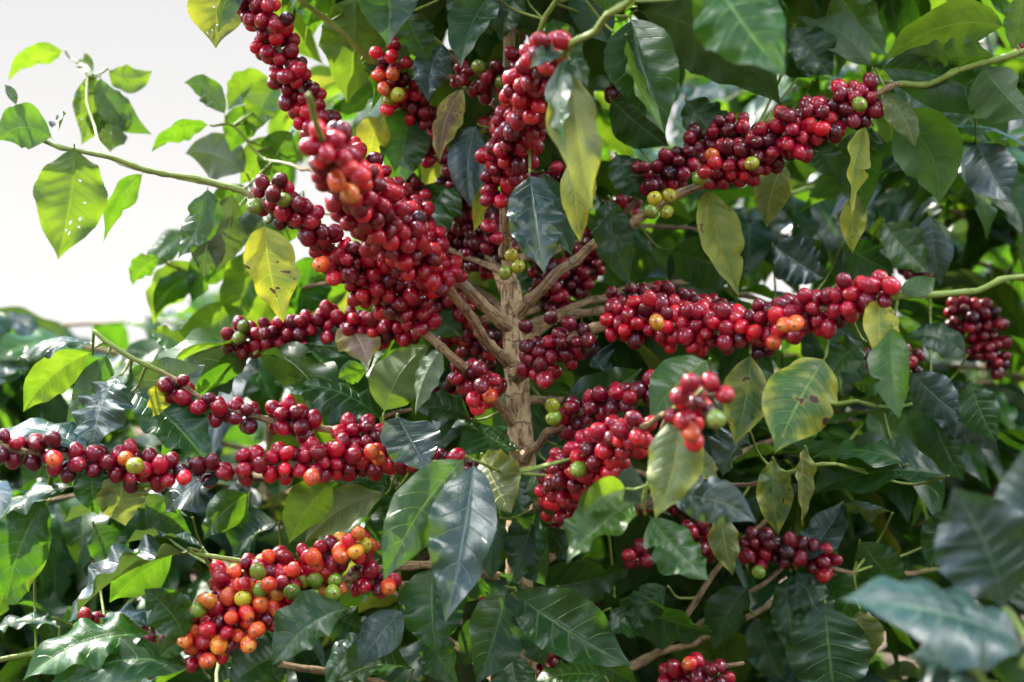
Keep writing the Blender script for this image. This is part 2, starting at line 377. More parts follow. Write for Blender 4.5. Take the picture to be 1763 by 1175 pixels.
# ------------------------------------------------------------------ leaves
ST = np.array([0, .045, .06, .10, .18, .30, .42, .55, .68, .79, .87, .93, .97, 1.0])
SW = np.array([.022, .022, .10, .32, .62, .89, 1.0, .985, .83, .58, .34, .16, .065, .004])
def leaf_geo(p0, p1, p2, W, nref, roll=0., twist=0., fold=.28, wav=1., nt=40, ns=10, rng=None, curl=0., holes=()):
    p0, p1, p2, nref = (np.asarray(a, float) for a in (p0, p1, p2, nref))
    t = np.linspace(0, 1, nt + 1)[:, None]
    Pm = (1 - t) ** 2 * p0 + 2 * t * (1 - t) * p1 + t ** 2 * p2
    T = 2 * (1 - t) * (p1 - p0) + 2 * t * (p2 - p1); T /= np.linalg.norm(T, axis=1)[:, None] + 1e-12
    N = nref - (T @ nref)[:, None] * T; N /= np.linalg.norm(N, axis=1)[:, None] + 1e-12
    B = np.cross(N, T); a = roll + twist * (t - .3)
    N, B = N * np.cos(a) + B * np.sin(a), B * np.cos(a) - N * np.sin(a)
    tt = t[:, 0]
    sh = np.interp(tt, ST, SW)
    s = np.linspace(-1, 1, ns + 1)[None, :]; sa = np.abs(s)
    ph = rng.random(2) * 6.28; fr = rng.uniform(2.0, 4.6, 2)
    side = (s > 0).astype(int)
    bite = np.ones((nt + 1, 2))
    for k in range(2):
        bite[:, k] += np.interp(tt, np.linspace(0, 1, 9), rng.normal(0, .028, 9)) + rng.normal(0, .008, nt + 1)
        if rng.random() < .22:
            c, w = rng.uniform(.25, .85), rng.uniform(.02, .05)
            bite[:, k] -= rng.uniform(.15, .5) * np.exp(-((tt - c) / w) ** 2)
    hw = (W / 2 * sh)[:, None] * np.take_along_axis(bite, np.broadcast_to(side, (nt + 1, ns + 1)), 1)
    x = hw * s
    env = np.minimum(1, tt * 5)[:, None] * np.minimum(1, (1.02 - tt) * 4)[:, None]
    und = np.sin(6.283 * fr[side] * t + ph[side] + 1.5 * np.sin(5 * t + ph[0]))
    up = np.abs(x) * math.sin(fold) - curl * x * x / (W / 2)
    am = np.interp(tt, np.linspace(0, 1, 6), rng.uniform(.2, 1.25, 6))[:, None]
    up = up + wav * .075 * W * sa ** 2.0 * und * env * am
    phs = 9 * (t - .15 * sa ** 1.25)
    up = up + .016 * W * (np.abs(np.sin(math.pi * phs)) - .5) * (1 - sa ** 3) * np.minimum(1, sa * 4) * env * (sh[:, None] > .2)
    V = Pm[:, None, :] + (x * math.cos(fold))[..., None] * B[:, None, :] + up[..., None] * N[:, None, :]
    # margin waves also pull the edge along the leaf a little
    V = V.reshape(-1, 3)
    i = np.arange(nt)[:, None] * (ns + 1) + np.arange(ns)[None, :]
    F = np.stack([i, i + ns + 1, i + ns + 2, i + 1], -1).reshape(-1, 4)
    UV = np.stack([np.broadcast_to(t, (nt + 1, ns + 1)), np.broadcast_to(s * .5 + .5, (nt + 1, ns + 1))], -1).reshape(-1, 2)
    if holes:
        c = UV[F].mean(1); keep = np.ones(len(F), bool)
        for (ht, hs, ra, rb) in holes:
            keep &= ((c[:, 0] - ht) / ra) ** 2 + ((c[:, 1] - hs) / rb) ** 2 > 1
        F = F[keep]
    return V, F, UV

# shared leaf shapes for the leaves that are not placed one by one
TEMPL = {}
def leaf_templates():
    rng = np.random.default_rng(3)
    for k in range(14):
        ar = rng.uniform(.06, .22); dr = rng.uniform(.0, .35)
        V, F, UV = leaf_geo((0, 0, 0), (.5, rng.normal(0, .05), ar), (1.0, rng.normal(0, .06), -dr), rng.uniform(.38, .46), (0, 0, 1), rng.normal(0, .1),
                            rng.normal(0, .5), rng.uniform(.1, .5), rng.uniform(.7, 1.7), 26, 8, rng, rng.uniform(-.2, .5))
        TEMPL[k] = (V, F, UV)
leaf_templates()
TM = {}
def templ_mesh(k, typ):
    if (k, typ) not in TM:
        V, F, UV = TEMPL[k]; TM[(k, typ)] = mesh_from('leaf', V, F, [LM[typ]], UV)
    return TM[(k, typ)]

# ------------------------------------------------------------------ cherries
def cherry_geo(elong=1.1, seg=14, squash=0.0):
    """Axis +Z from stalk to navel, radius about 1, origin at the middle."""
    prof = []
    for a in np.linspace(-90, 78, 10):
        ar = math.radians(a); prof.append((math.cos(ar), math.sin(ar) * elong))
    prof[0] = (0.0, -elong)
    zt = prof[-1][1]; rt = prof[-1][0]
    prof += [(rt * .86, zt + .022), (rt * .70, zt + .018), (rt * .55, zt - .010)]
    V = []; UV = []; F = []; MI = []
    V.append((0, 0, -elong)); UV.append((.5, 0))
    for i, (r, z) in enumerate(prof[1:]):
        for j in range(seg):
            a = 6.28318 * j / seg
            V.append((r * math.cos(a) * (1 + squash), r * math.sin(a) * (1 - squash), z)); UV.append((abs(j / seg * 2 - 1), (z / elong + 1) / 2))
    m = len(prof) - 1
    for j in range(seg):
        F.append((0, 1 + (j + 1) % seg, 1 + j)); MI.append(0)
    for i in range(m - 1):
        for j in range(seg):
            k = (j + 1) % seg
            F.append((1 + i * seg + j, 1 + i * seg + k, 1 + (i + 1) * seg + k, 1 + (i + 1) * seg + j)); MI.append(2 if i == m - 2 else (1 if i == m - 3 else 0))
    V.append((0, 0, prof[-1][1] + .03)); UV.append((.5, 1)); c = len(V) - 1
    for j in range(seg):
        F.append((1 + (m - 1) * seg + j, 1 + (m - 1) * seg + (j + 1) % seg, c)); MI.append(2)
    # stalk
    b0 = len(V)
    for (r, z) in ((.13, -elong * .97), (.11, -elong * 1.45)):
        for j in range(5):
            a = 6.28318 * j / 5; V.append((r * math.cos(a), r * math.sin(a), z)); UV.append((0, 0))
    for j in range(5):
        k = (j + 1) % 5; F.append((b0 + j, b0 + 5 + j, b0 + 5 + k, b0 + k)); MI.append(3)
    return np.array(V), F, np.array(UV), MI
def lumpy(g, seed):
    V, F, UV, MI = g; r = np.random.default_rng(seed); k = r.normal(0, 1.6, (3, 3)); ph = r.random(3) * 6.28
    d = 1 + .035 * np.sin(V @ k.T + ph).sum(1) / 1.5
    V = V.copy(); V[:, :2] *= d[:, None]; V[:, 0] += .07 * r.normal() * (V[:, 2] + .3) ** 2
    return V, F, UV, MI
CH_GEO = [lumpy(cherry_geo(e, squash=q), i) for i, (e, q) in enumerate([(1.06, .03), (1.12, .04), (1.18, .03), (1.24, .05), (1.30, .06), (1.15, .08)])]
CHM = {}
def cherry_mesh(col, k):
    if (col, k) not in CHM:
        V, F, UV, MI = CH_GEO[k]; CHM[(col, k)] = mesh_from('cherry', V, F, [CM[col], NAVEL, PIT, STALK], UV, MI)
    return CHM[(col, k)]

def axis_rot(z, rng):
    z = Vector(z).normalized(); q = z.to_track_quat('Z', 'Y')
    return q.to_matrix().to_4x4() @ Matrix.Rotation(rng.random() * 6.28, 4, 'Z')

class Cherry: pass
ALLCH = []          # gathered, then split into single cherries and the joined rest
RC = 0.0061
def add_cherry(branch, pos, axis, col, r=RC, k=None, rng=RNG, force=False):
    c = Cherry(); c.b = branch; c.p = np.asarray(pos, float); c.ax = np.asarray(axis, float); c.col = col; c.r = r
    c.k = int(rng.integers(6)) if k is None else k; c.force = force; c.rot = axis_rot(axis, rng)
    ALLCH.append(c)

def pick(pal, rng):
    tot = sum(pal.values()); x = rng.random() * tot
    for k, v in pal.items():
        x -= v
        if x <= 0: return k
    return k

def cluster(branch, pts, pal, fill=1.0, seed=1, fixed=(), r=RC, node=.025, modul=.32, nmax=999):
    """pts: rows (px, py, depth, envelope radius px). Packs cherries round the stem."""
    rng = np.random.default_rng(seed)
    P3 = np.array([[*P(a, b, d), R * 1.10 * K * (d - CAM.y)] for a, b, d, R in pts])
    path, s = resample(P3, .002)
    T = np.gradient(path[:, :3], axis=0); T /= np.linalg.norm(T, axis=1)[:, None]
    L = s[-1]; pos = [np.asarray(f, float) for f in fixed]; nf = len(pos); ax = []
    fails = 0; dmin = 2 * r * .86; ph = rng.random()
    pos = np.zeros((0, 3)) if not nf else np.array(pos)
    base = []
    tries = int(900 * L / .1)
    while fails < tries and len(pos) - nf < nmax:
        i = rng.integers(len(path)); p = path[i, :3]; R = path[i, 3]
        mod = 1 - modul * (.5 + .5 * math.cos(6.283 * (s[i] / node + ph)))
        if rng.random() > fill * (mod if modul > .34 else 1): fails += 1; continue
        a = rng.random() * 6.283
        A = np.cross(T[i], (0.1, .3, 1.)); A /= np.linalg.norm(A); Bv = np.cross(T[i], A)
        rmin = r * 1.15; rmax = max(rmin + .001, R * mod - r * .9)
        rr = math.sqrt(rng.uniform(rmin ** 2, rmax ** 2))
        d = math.cos(a) * A + math.sin(a) * Bv
        q = p + d * rr
        if len(pos) and np.min(np.sum((pos - q) ** 2, 1)) < dmin ** 2: fails += 1; continue
        pos = np.vstack([pos, q]); base.append((i, d))
    # relax: push apart, pull towards the stem
    idx = np.array([b[0] for b in base], int)
    if len(idx) == 0: return
    c0 = path[idx, :3]
    for it in range(14):
        D = pos[:, None] - pos[None]; dist = np.linalg.norm(D, axis=2) + np.eye(len(pos))
        f = np.clip(2 * r * .96 - dist, 0, None) * (1 - np.eye(len(pos)))
        push = (D / dist[..., None] * f[..., None]).sum(1) * .4
        pos[nf:] += push[nf:]
        rad = pos[nf:] - c0; rl = np.linalg.norm(rad, axis=1)[:, None]
        pull = np.where(rl > r * 1.25, -.03 * rad, .05 * rad); pos[nf:] += pull
    for q, (i, d) in zip(pos[nf:], base):
        out = q - path[i, :3]; out /= np.linalg.norm(out) + 1e-9
        # each fruit leaves the stem at its node and points outwards and along the shoot
        axis = out + .35 * T[i] * rng.normal(0, 1) + rng.normal(0, .25, 3)
        add_cherry(branch, q, axis, pick(pal, rng), r * rng.uniform(.80, 1.14), rng=rng)

# ------------------------------------------------------------------ ground
def ground():
    n = 60; ext = 400.0
    g = np.sign(np.linspace(-1, 1, n)) * np.abs(np.linspace(-1, 1, n)) ** 3 * ext
    X, Y = np.meshgrid(g, g, indexing='ij')
    rng = np.random.default_rng(2)
    Z = .03 * np.sin(X * 1.7 + 1) * np.cos(Y * 1.3) - .012 * np.clip(np.hypot(X, Y) - 3, 0, 300)
    V = np.stack([X, Y, Z], -1).reshape(-1, 3)
    i = np.arange(n - 1)[:, None] * n + np.arange(n - 1)[None]
    F = np.stack([i, i + n, i + n + 1, i + 1], -1).reshape(-1, 4)
    m = NT('plantation_soil'); ov = m.n('TexCoord').outputs['Object']
    a = m.noise(ov, 3, 5, .6); b_ = m.noise(ov, 45, 5, .65)
    c = m.mix(m.ramp(a, .35, .65), C(.06, .034, .02), C(.10, .06, .035)); c = m.mix(m.ramp(b_, .5, .7), c, C(.14, .09, .05))
    bs = m.n('BsdfPrincipled'); m.put(bs.inputs['Base Color'], c); bs.inputs['Roughness'].default_value = .95
    m.put(bs.inputs['Normal'], m.bump(b_, .8, .03))
    o = put('ground', mesh_from('ground', V, F, [m.done(bs.outputs[0])])); o['kind'] = 'structure'
ground()

# ------------------------------------------------------------------ the laden coffee tree
TB = P(905, 3397, .07); TB[2] = 0
TREE = thing('coffee_tree', 'coffee tree laden with dense strings of red cherries around a bare tan trunk', 'coffee tree', TB)
TRK = [(905, 3390, .07, 34), (900, 1600, .07, 30), (897, 1175, .07, 28), (898, 900, .06, 25), (898, 780, .05, 23), (892, 690, .05, 21), (885, 600, .05, 20), (881, 530, .05, 19),
       (879, 492, .05, 17), (874, 462, .05, 10), (868, 400, .05, 8), (870, 300, .05, 9), (876, 150, .05, 11), (877, 0, .05, 10), (880, -200, .06, 8), (886, -520, .06, 4)]
def make_trunk():
    A = np.array([[*P(a, b, d), r * K * (d - CAM.y)] for a, b, d, r in TRK])
    path, s = resample(A, .006)
    rng = np.random.default_rng(5); rad = path[:, 3].copy()
    lump = np.interp(s, np.arange(0, s[-1] + .05, .03), rng.normal(0, .05, len(np.arange(0, s[-1] + .05, .03)))); rad *= 1 + lump
    V, F, UV = tube_geo(path[:, :3], rad, 24, rng, .045)
    me = mesh_from('trunk', V - TB, F, [BARK], UV, young=np.zeros(len(V)))
    put('trunk', me, TREE, TB)
    return path
TPATH = make_trunk()

BR = {}
def br(key, pts, r0, r1, y0, y1, **kw):
    """pts in photo pixels + depth, radii in photo pixels"""
    p3 = [P(*q) for q in pts]
    BR[key] = make_branch(TREE, p3, r0 * .85 * K * 1.15, r1 * .85 * K * 1.15, y0, y1, **kw)
# name: points (px, py, depth)
br('up_tall', [(880, 565, .05), (850, 543, .03), (791, 479, .01), (737, 441, 0), (680, 370, 0), (600, 290, 0), (545, 205, -.01), (495, 115, -.02), (443, 20, -.03), (415, -45, -.04), (395, -110, -.05)], 13, 4, .75, 1.0)
br('up_near', [(884, 630, .05), (850, 601, .02), (808, 543, -.02), (771, 496, -.04), (727, 458, -.06), (690, 410, -.10), (630, 345, -.16), (578, 280, -.23), (548, 235, -.28), (530, 165, -.33)], 12, 4, .80, .92)
br('left_long', [(890, 735, .05), (858, 697, .03), (819, 656, .0), (788, 625, -.02), (730, 574, -.03), (683, 540, -.04), (640, 490, -.05), (590, 440, -.06), (540, 402, -.07), (480, 368, -.08), (430, 337, -.08), (395, 322, -.08), (290, 300, -.08), (170, 268, -.09), (100, 250, -.09), (40, 226, -.09)], 11, 4, .60, .68)
br('left_mid', [(880, 545, .06), (760, 560, .08), (640, 570, .09), (520, 568, .10), (440, 580, .10), (390, 592, .10), (330, 608, .11), (285, 604, .12)], 9, 4.5, .74, .85)
br('low_left_a', [(897, 815, .05), (780, 792, .02), (690, 770, -.01), (607, 747, -.03), (516, 734, -.05), (471, 724, -.05), (400, 707, -.06), (340, 685, -.06), (290, 652, -.06), (230, 622, -.06), (190, 594, -.06), (160, 570, -.06)], 10, 4, .78, .88)
br('low_left_b', [(897, 850, .06), (800, 815, .0), (690, 795, -.03), (580, 797, -.05), (470, 802, -.07), (400, 803, -.08), (320, 800, -.09), (230, 796, -.10), (140, 789, -.11), (60, 779, -.12), (0, 766, -.13), (-70, 745, -.14)], 11, 6, .95, 1.1)
br('orange_low', [(897, 1010, .06), (780, 975, .0), (690, 975, -.04), (611, 993, -.06), (526, 1034, -.08), (441, 1071, -.09), (370, 1110, -.10), (320, 1140, -.10), (260, 1165, -.10)], 10, 6, .9, 1.1)
br('orange_up', [(890, 930, .06), (760, 930, .02), (690, 935, -.02), (620, 945, -.05), (560, 965, -.07), (500, 980, -.07), (440, 970, -.08), (400, 964, -.08), (340, 957, -.08)], 9, 4, .78, .85)
br('right_top', [(886, 545, .05), (940, 490, .02), (1000, 440, .02), (1060, 400, .02), (1110, 370, .02), (1170, 336, .01), (1220, 315, .01), (1290, 284, 0), (1360, 248, -.01), (1430, 210, -.02), (1500, 168, -.03), (1535, 150, -.04), (1590, 146, -.04), (1660, 120, -.05), (1763, 88, -.06), (1850, 60, -.06)], 12, 5, .70, .76)
br('right_top_twig', [(1000, 440, .02), (1060, 385, .08), (1130, 310, .07), (1210, 265, .06), (1290, 240, .05)], 7, 4, .95, 1.1)
br('right_main', [(888, 640, .04), (930, 615, 0), (985, 585, -.02), (1045, 562, -.03), (1150, 560, -.05), (1250, 570, -.07), (1350, 550, -.09), (1450, 525, -.12), (1530, 513, -.14), (1600, 510, -.15), (1660, 500, -.15), (1715, 490, -.15), (1790, 470, -.15)], 13, 5, .70, .76)
br('right_back', [(886, 600, .06), (960, 550, .05), (1040, 533, .05), (1130, 530, .06), (1240, 545, .07), (1350, 560, .08)], 11, 6, .95, 1.1)
br('low_right_a', [(902, 790, .04), (930, 760, .0), (975, 727, -.03), (1030, 697, -.05), (1100, 682, -.07), (1160, 668, -.08), (1220, 650, -.09)], 10, 5, .8, 1.0)
br('low_right_b', [(902, 890, .04), (950, 850, -.02), (1000, 800, -.08), (1060, 762, -.14), (1130, 722, -.20), (1180, 695, -.25), (1212, 668, -.27)], 10, 4, .74, .88)
br('top_near', [(870, 440, .05), (880, 330, .0), (905, 230, -.06), (930, 150, -.13), (965, 95, -.20), (1010, 60, -.24), (1060, 20, -.27), (1110, -20, -.30)], 10, 5, .55, .65)
br('top_left', [(870, 500, .06), (820, 400, .10), (770, 290, .10), (715, 185, .09), (655, 115, .07), (610, 80, .06), (560, 35, .05), (525, 0, .04), (490, -40, .04)], 9, 5, .62, .72)
br('top_mid', [(873, 210, .05), (895, 125, .02), (930, 50, 0), (960, -5, -.02), (985, -60, -.04)], 8, 5, .3, .5)
br('top_back', [(873, 190, .05), (840, 140, .06), (790, 110, .06), (745, 65, .05), (695, 15, .04), (660, -25, .03)], 8, 4.5, .45, .6)
br('low_right_far', [(900, 1230, .07), (1000, 1180, .08), (1100, 1142, .10), (1150, 1106, .10), (1182, 1060, .10), (1215, 1005, .10), (1255, 955, .10), (1325, 888, .10)], 10, 5, .95, 1.2)
br('low_right_far_b', [(1150, 1108, .10), (1230, 1056, .09), (1320, 1000, .08), (1370, 967, .07), (1410, 972, .07), (1465, 986, .07)], 7, 4, .9, 1.2)
br('behind_right', [(880, 450, .06), (960, 430, .14), (1050, 400, .20), (1150, 390, .25), (1290, 420, .30)], 9, 4, .95, 1.2)
br('behind_left', [(880, 480, .06), (830, 440, .10), (760, 430, .14), (690, 440, .18), (600, 470, .22), (520, 500, .24)], 9, 4, .9, 1.2)
br('behind_low', [(893, 690, .06), (840, 650, .12), (790, 660, .16), (740, 690, .18), (660, 720, .20)], 9, 4, .9, 1.2)
br('bottom_right', [(900, 1330, .07), (1000, 1250, .0), (1120, 1195, -.03), (1200, 1160, -.04), (1280, 1140, -.05)], 9, 4, .9, 1.2)
br('bottom_left', [(897, 1250, .07), (700, 1190, .05), (480, 1140, .04), (300, 1110, .03), (210, 1100, .02), (130, 1120, .02), (0, 1140, .0), (-60, 1145, -.02)], 10, 5, .72, .82)
br('right_low_stem', [(900, 900, .06), (1060, 880, .06), (1200, 850, .04), (1290, 832, .02), (1395, 806, .0), (1440, 800, 0)], 8, 4, .75, .85)
br('right_far_stem', [(892, 690, .05), (1050, 690, .10), (1250, 680, .12), (1420, 693, .12), (1470, 697, .12), (1530, 702, .12), (1600, 690, .12)], 8, 4, .6, .7)

br('sky_twig', [(470, 362, -.02), (400, 326, .0), (290, 301, .03), (190, 275, .08), (165, 225, .14), (152, 160, .18), (150, 126, .20), (135, 108, .21)], 5, 2.5, .1, .2)
br('sky_twig_b', [(600, 300, .02), (520, 290, .10), (450, 270, .16), (405, 215, .16), (375, 212, .15)], 5, 3, .3, .6)
br('near_low', [(1150, 714, -.23), (1128, 790, -.20), (1106, 860, -.18), (1112, 888, -.165)], 4, 3, .1, .3)
br('bottom_mid', [(898, 1060, .06), (888, 1035, .0), (884, 1012, -.06)], 6, 4, .2, .5)
br('sheen_low', [(897, 1010, .06), (640, 1010, .06), (400, 990, .0), (345, 955, -.04), (325, 948, -.07)], 7, 4, .5, .7)
br('left_fill', [(870, 470, .06), (700, 400, .14), (580, 370, .20), (490, 380, .24), (420, 420, .25), (350, 460, .25)], 7, 3, .4, .7)
# clusters: branch, points (px, py, depth, envelope px), palette
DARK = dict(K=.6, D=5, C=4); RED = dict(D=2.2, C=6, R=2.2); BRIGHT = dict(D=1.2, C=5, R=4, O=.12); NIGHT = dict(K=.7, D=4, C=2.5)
ORNG = dict(D=1.6, C=2.2, R=3, O=4.2, A=2.0, Y=.4, G=.5)
def fx(branch, rows, r=RC):
    """single fruits read off the photograph: px, py, depth, colour"""
    out = []
    for px, py, d, col in rows:
        q = P(px, py, d); b = BR[branch]; i = np.argmin(np.sum((b.path - q) ** 2, 1))
        ax = q - b.path[i]; ax = ax / (np.linalg.norm(ax) + 1e-6) + np.array([0, -.5, 0]) + RNG.normal(0, .2, 3)
        add_cherry(BR[branch], q, ax, col, r * RNG.uniform(.92, 1.05), force=True); out.append(q)
    return out
f = fx('up_tall', [(442, 12, -.05, 'C'), (462, 10, -.06, 'R'), (432, 35, -.05, 'C'), (450, 36, -.06, 'C'), (475, 45, -.06, 'C'), (494, 33, -.04, 'K')])
cluster(BR['up_tall'], [(418, -40, -.04, 40), (440, 15, -.03, 44), (465, 60, -.02, 48), (495, 120, -.02, 52), (520, 165, -.01, 50), (540, 205, -.01, 46), (565, 245, 0, 44)], RED, seed=2, fixed=f)
cluster(BR['up_tall'], [(575, 255, 0, 45), (640, 325, 0, 66), (695, 385, 0, 70), (740, 440, 0, 58), (775, 480, .01, 40)], RED, seed=3)
f = fx('up_near', [(592, 272, -.27, 'R'), (605, 290, -.27, 'O'), (580, 312, -.26, 'O'), (603, 333, -.25, 'A'), (620, 300, -.27, 'R'), (545, 255, -.26, 'D'), (575, 225, -.24, 'K'), (590, 230, -.24, 'D')])
cluster(BR['up_near'], [(552, 245, -.275, 44), (585, 290, -.22, 64), (625, 340, -.165, 80), (665, 385, -.125, 80), (700, 425, -.09, 66), (728, 458, -.06, 50), (760, 490, -.05, 34)], BRIGHT, seed=4, fixed=f)
cluster(BR['up_near'], [(733, 455, -.06, 40), (755, 490, -.05, 36)], RED, fill=.7, seed=5)
f = fx('left_long', [(489, 345, -.10, 'G'), (437, 356, -.09, 'G'), (553, 455, -.09, 'O'), (575, 480, -.09, 'R'), (452, 315, -.09, 'D'), (482, 312, -.09, 'D'), (470, 335, -.11, 'D'), (515, 352, -.10, 'D')])
cluster(BR['left_long'], [(445, 345, -.08, 40), (485, 350, -.08, 52), (520, 375, -.08, 44), (560, 410, -.07, 40)], DARK, seed=6, fixed=f)
cluster(BR['left_long'], [(565, 415, -.06, 50), (600, 450, -.06, 64), (645, 490, -.05, 66), (690, 525, -.04, 58), (735, 555, -.03, 34)], RED, seed=7, fixed=f)
cluster(BR['left_long'], [(790, 640, -.01, 34), (820, 662, 0, 46), (850, 680, .01, 34)], RED, seed=8, fixed=fx('left_long', [(815, 688, -.04, 'R'), (843, 682, -.04, 'O'), (822, 703, -.03, 'R'), (826, 635, -.03, 'D'), (852, 655, -.03, 'C'), (828, 665, -.05, 'D')]))
f = fx('left_mid', [(411, 582, .07, 'G'), (420, 562, .07, 'G'), (455, 575, .07, 'D')])
cluster(BR['left_mid'], [(390, 592, .10, 32), (430, 585, .10, 48), (475, 575, .10, 40), (515, 568, .10, 44), (570, 562, .10, 48), (640, 565, .09, 46), (720, 560, .08, 44)], RED, seed=9, fixed=f)
cluster(BR['left_mid'], [(730, 555, .08, 50), (800, 545, .07, 52)], DARK, fill=.9, seed=10)
cluster(BR['up_tall'], [(640, 430, .06, 50), (700, 470, .06, 56), (760, 510, .06, 50), (800, 540, .06, 34)], DARK, seed=60)
cluster(BR['top_left'], [(700, 330, .10, 36), (690, 300, .10, 30), (740, 370, .10, 40)], DARK, seed=61)
cluster(BR['low_left_a'], [(292, 660, -.06, 30), (325, 680, -.06, 32), (345, 700, -.06, 40)], DARK, fill=.55, seed=11, modul=.4)
cluster(BR['low_left_a'], [(372, 705, -.06, 28), (400, 712, -.06, 38), (432, 722, -.055, 36)], DARK, seed=12, modul=.4)
cluster(BR['low_left_a'], [(465, 722, -.05, 34), (495, 722, -.05, 44), (530, 735, -.05, 34)], RED, seed=13, modul=.4)
cluster(BR['low_left_a'], [(590, 742, -.03, 34), (630, 752, -.03, 46), (690, 770, -.01, 40)], BRIGHT, seed=14)
cluster(BR['low_left_b'], [(-40, 752, -.14, 38), (0, 770, -.13, 38), (50, 778, -.12, 30), (90, 785, -.115, 32), (130, 800, -.11, 40)], DARK, seed=15, modul=.35, fixed=fx('low_left_b', [(93, 790, -.14, 'O'), (91, 757, -.13, 'D'), (62, 765, -.13, 'D')]))
cluster(BR['low_left_b'], [(165, 800, -.105, 38), (215, 803, -.10, 50), (260, 805, -.10, 42), (305, 818, -.095, 36)], DARK, seed=16, fixed=fx('low_left_b', [(317, 823, -.12, 'R'), (233, 802, -.13, 'Y'), (216, 790, -.12, 'A')]))
cluster(BR['low_left_b'], [(350, 815, -.085, 30), (378, 800, -.085, 38)], DARK, fill=.6, seed=17)
cluster(BR['low_left_b'], [(418, 800, -.075, 40), (480, 800, -.07, 46), (550, 795, -.06, 50), (620, 790, -.045, 52), (690, 785, -.03, 46), (735, 795, -.02, 34)], BRIGHT, seed=18, fixed=fx('low_left_b', [(652, 790, -.07, 'A'), (640, 778, -.08, 'O'), (537, 822, -.10, 'O')]))
cluster(BR['low_left_b'], [(770, 800, -.01, 34), (810, 815, .01, 30)], DARK, fill=.7, seed=19)
f = fx('orange_low', [(576, 1000, -.09, 'G'), (573, 1021, -.10, 'G'), (503, 1019, -.11, 'G'), (449, 1015, -.11, 'G'), (444, 985, -.11, 'G'), (340, 1052, -.12, 'G'), (419, 1031, -.11, 'Y'), (360, 1035, -.12, 'A'), (428, 1110, -.12, 'A'), (442, 1085, -.12, 'O'),
                        (357, 1138, -.12, 'O'), (463, 1006, -.12, 'O'), (505, 982, -.10, 'O'), (540, 960, -.10, 'O')])
cluster(BR['orange_low'], [(322, 1110, -.10, 54), (362, 1080, -.10, 78), (405, 1060, -.10, 84), (455, 1035, -.09, 74), (515, 1012, -.08, 64), (575, 1000, -.07, 52)], ORNG, seed=20, fixed=f)
cluster(BR['orange_low'], [(330, 1130, -.10, 40), (400, 1110, -.10, 30)], RED, seed=21, fixed=f)
cluster(BR['orange_low'], [(620, 1000, -.06, 46), (650, 1005, -.055, 42), (672, 1010, -.05, 26)], BRIGHT, seed=22, fixed=fx('orange_low', [(668, 1010, -.08, 'A')]))
f = fx('orange_up', [(617, 918, -.09, 'A'), (626, 938, -.08, 'Y'), (588, 958, -.09, 'O'), (612, 950, -.09, 'A'), (601, 932, -.09, 'R')])
cluster(BR['orange_up'], [(380, 1000, -.09, 44), (430, 990, -.08, 46), (480, 975, -.08, 42), (530, 965, -.08, 40), (590, 950, -.07, 44), (630, 940, -.06, 34)], dict(D=1.8, C=2.6, R=3, O=3.2, A=1.2, Y=.2, G=.3), seed=23, fixed=f)
f = fx('right_top', [(1127, 342, -.02, 'Y'), (1153, 337, -.02, 'Y'), (1121, 364, -.02, 'G'), (1148, 365, -.02, 'Y'), (1205, 308, -.02, 'G'), (1480, 180, -.06, 'G'), (1226, 268, -.03, 'O'), (1213, 297, -.03, 'R'), (1295, 282, -.04, 'Y'), (1230, 280, -.03, 'R')])
cluster(BR['right_top_twig'], [(1105, 308, .05, 44), (1145, 298, .05, 50), (1185, 275, .05, 44)], DARK, seed=24, fixed=f)
cluster(BR['right_top_twig'], [(1188, 245, .05, 24), (1235, 232, .05, 40), (1290, 215, .04, 36)], DARK, fill=.8, seed=25, fixed=f)
cluster(BR['right_top'], [(1222, 300, .01, 44), (1270, 280, 0, 60), (1330, 250, -.01, 66), (1390, 218, -.02, 64), (1450, 190, -.02, 60), (1502, 168, -.03, 52)], dict(K=.4, D=4.5, C=4.5, R=.5), seed=26, fixed=f)
f = fx('right_main', [(1130, 555, -.09, 'A'), (1370, 557, -.14, 'O'), (1352, 560, -.14, 'A'), (1118, 515, -.08, 'R'), (1332, 590, -.13, 'O')])
cluster(BR['right_main'], [(1055, 552, -.03, 54), (1110, 552, -.04, 62), (1170, 560, -.05, 60), (1250, 570, -.07, 54), (1310, 562, -.08, 58), (1380, 545, -.10, 60), (1450, 520, -.12, 54), (1505, 502, -.135, 44), (1535, 500, -.14, 24)], dict(D=1.8, C=5, R=4, O=.1), seed=27, fixed=f)
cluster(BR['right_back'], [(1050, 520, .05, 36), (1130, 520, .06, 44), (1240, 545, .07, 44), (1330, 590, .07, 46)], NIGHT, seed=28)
cluster(BR['right_main'], [(905, 630, -.01, 34), (935, 620, -.01, 58), (965, 600, -.02, 46), (1010, 585, -.025, 26)], DARK, seed=29, fill=.8, fixed=fx('right_main', [(1012, 586, -.05, 'D'), (938, 655, -.06, 'C'), (905, 562, -.02, 'D'), (948, 547, -.02, 'D'), (980, 557, -.03, 'D')]))
f = fx('low_right_a', [(952, 700, -.05, 'Y'), (954, 720, -.05, 'G'), (983, 702, -.05, 'D'), (1017, 702, -.06, 'D'), (1060, 676, -.08, 'C'), (1084, 685, -.09, 'C')])
cluster(BR['low_right_a'], [(965, 735, -.02, 26), (1000, 710, -.04, 26), (1050, 690, -.06, 32), (1095, 685, -.07, 36), (1130, 668, -.08, 40)], DARK, fill=.7, seed=30, fixed=f)
f = fx('low_right_b', [(996, 808, -.12, 'G'), (1233, 722, -.30, 'G'), (1188, 660, -.29, 'C'), (1222, 658, -.29, 'C'), (1248, 680, -.29, 'R'), (1172, 682, -.28, 'C'), (1175, 725, -.28, 'R'), (1190, 745, -.28, 'O'), (1195, 760, -.27, 'R')])
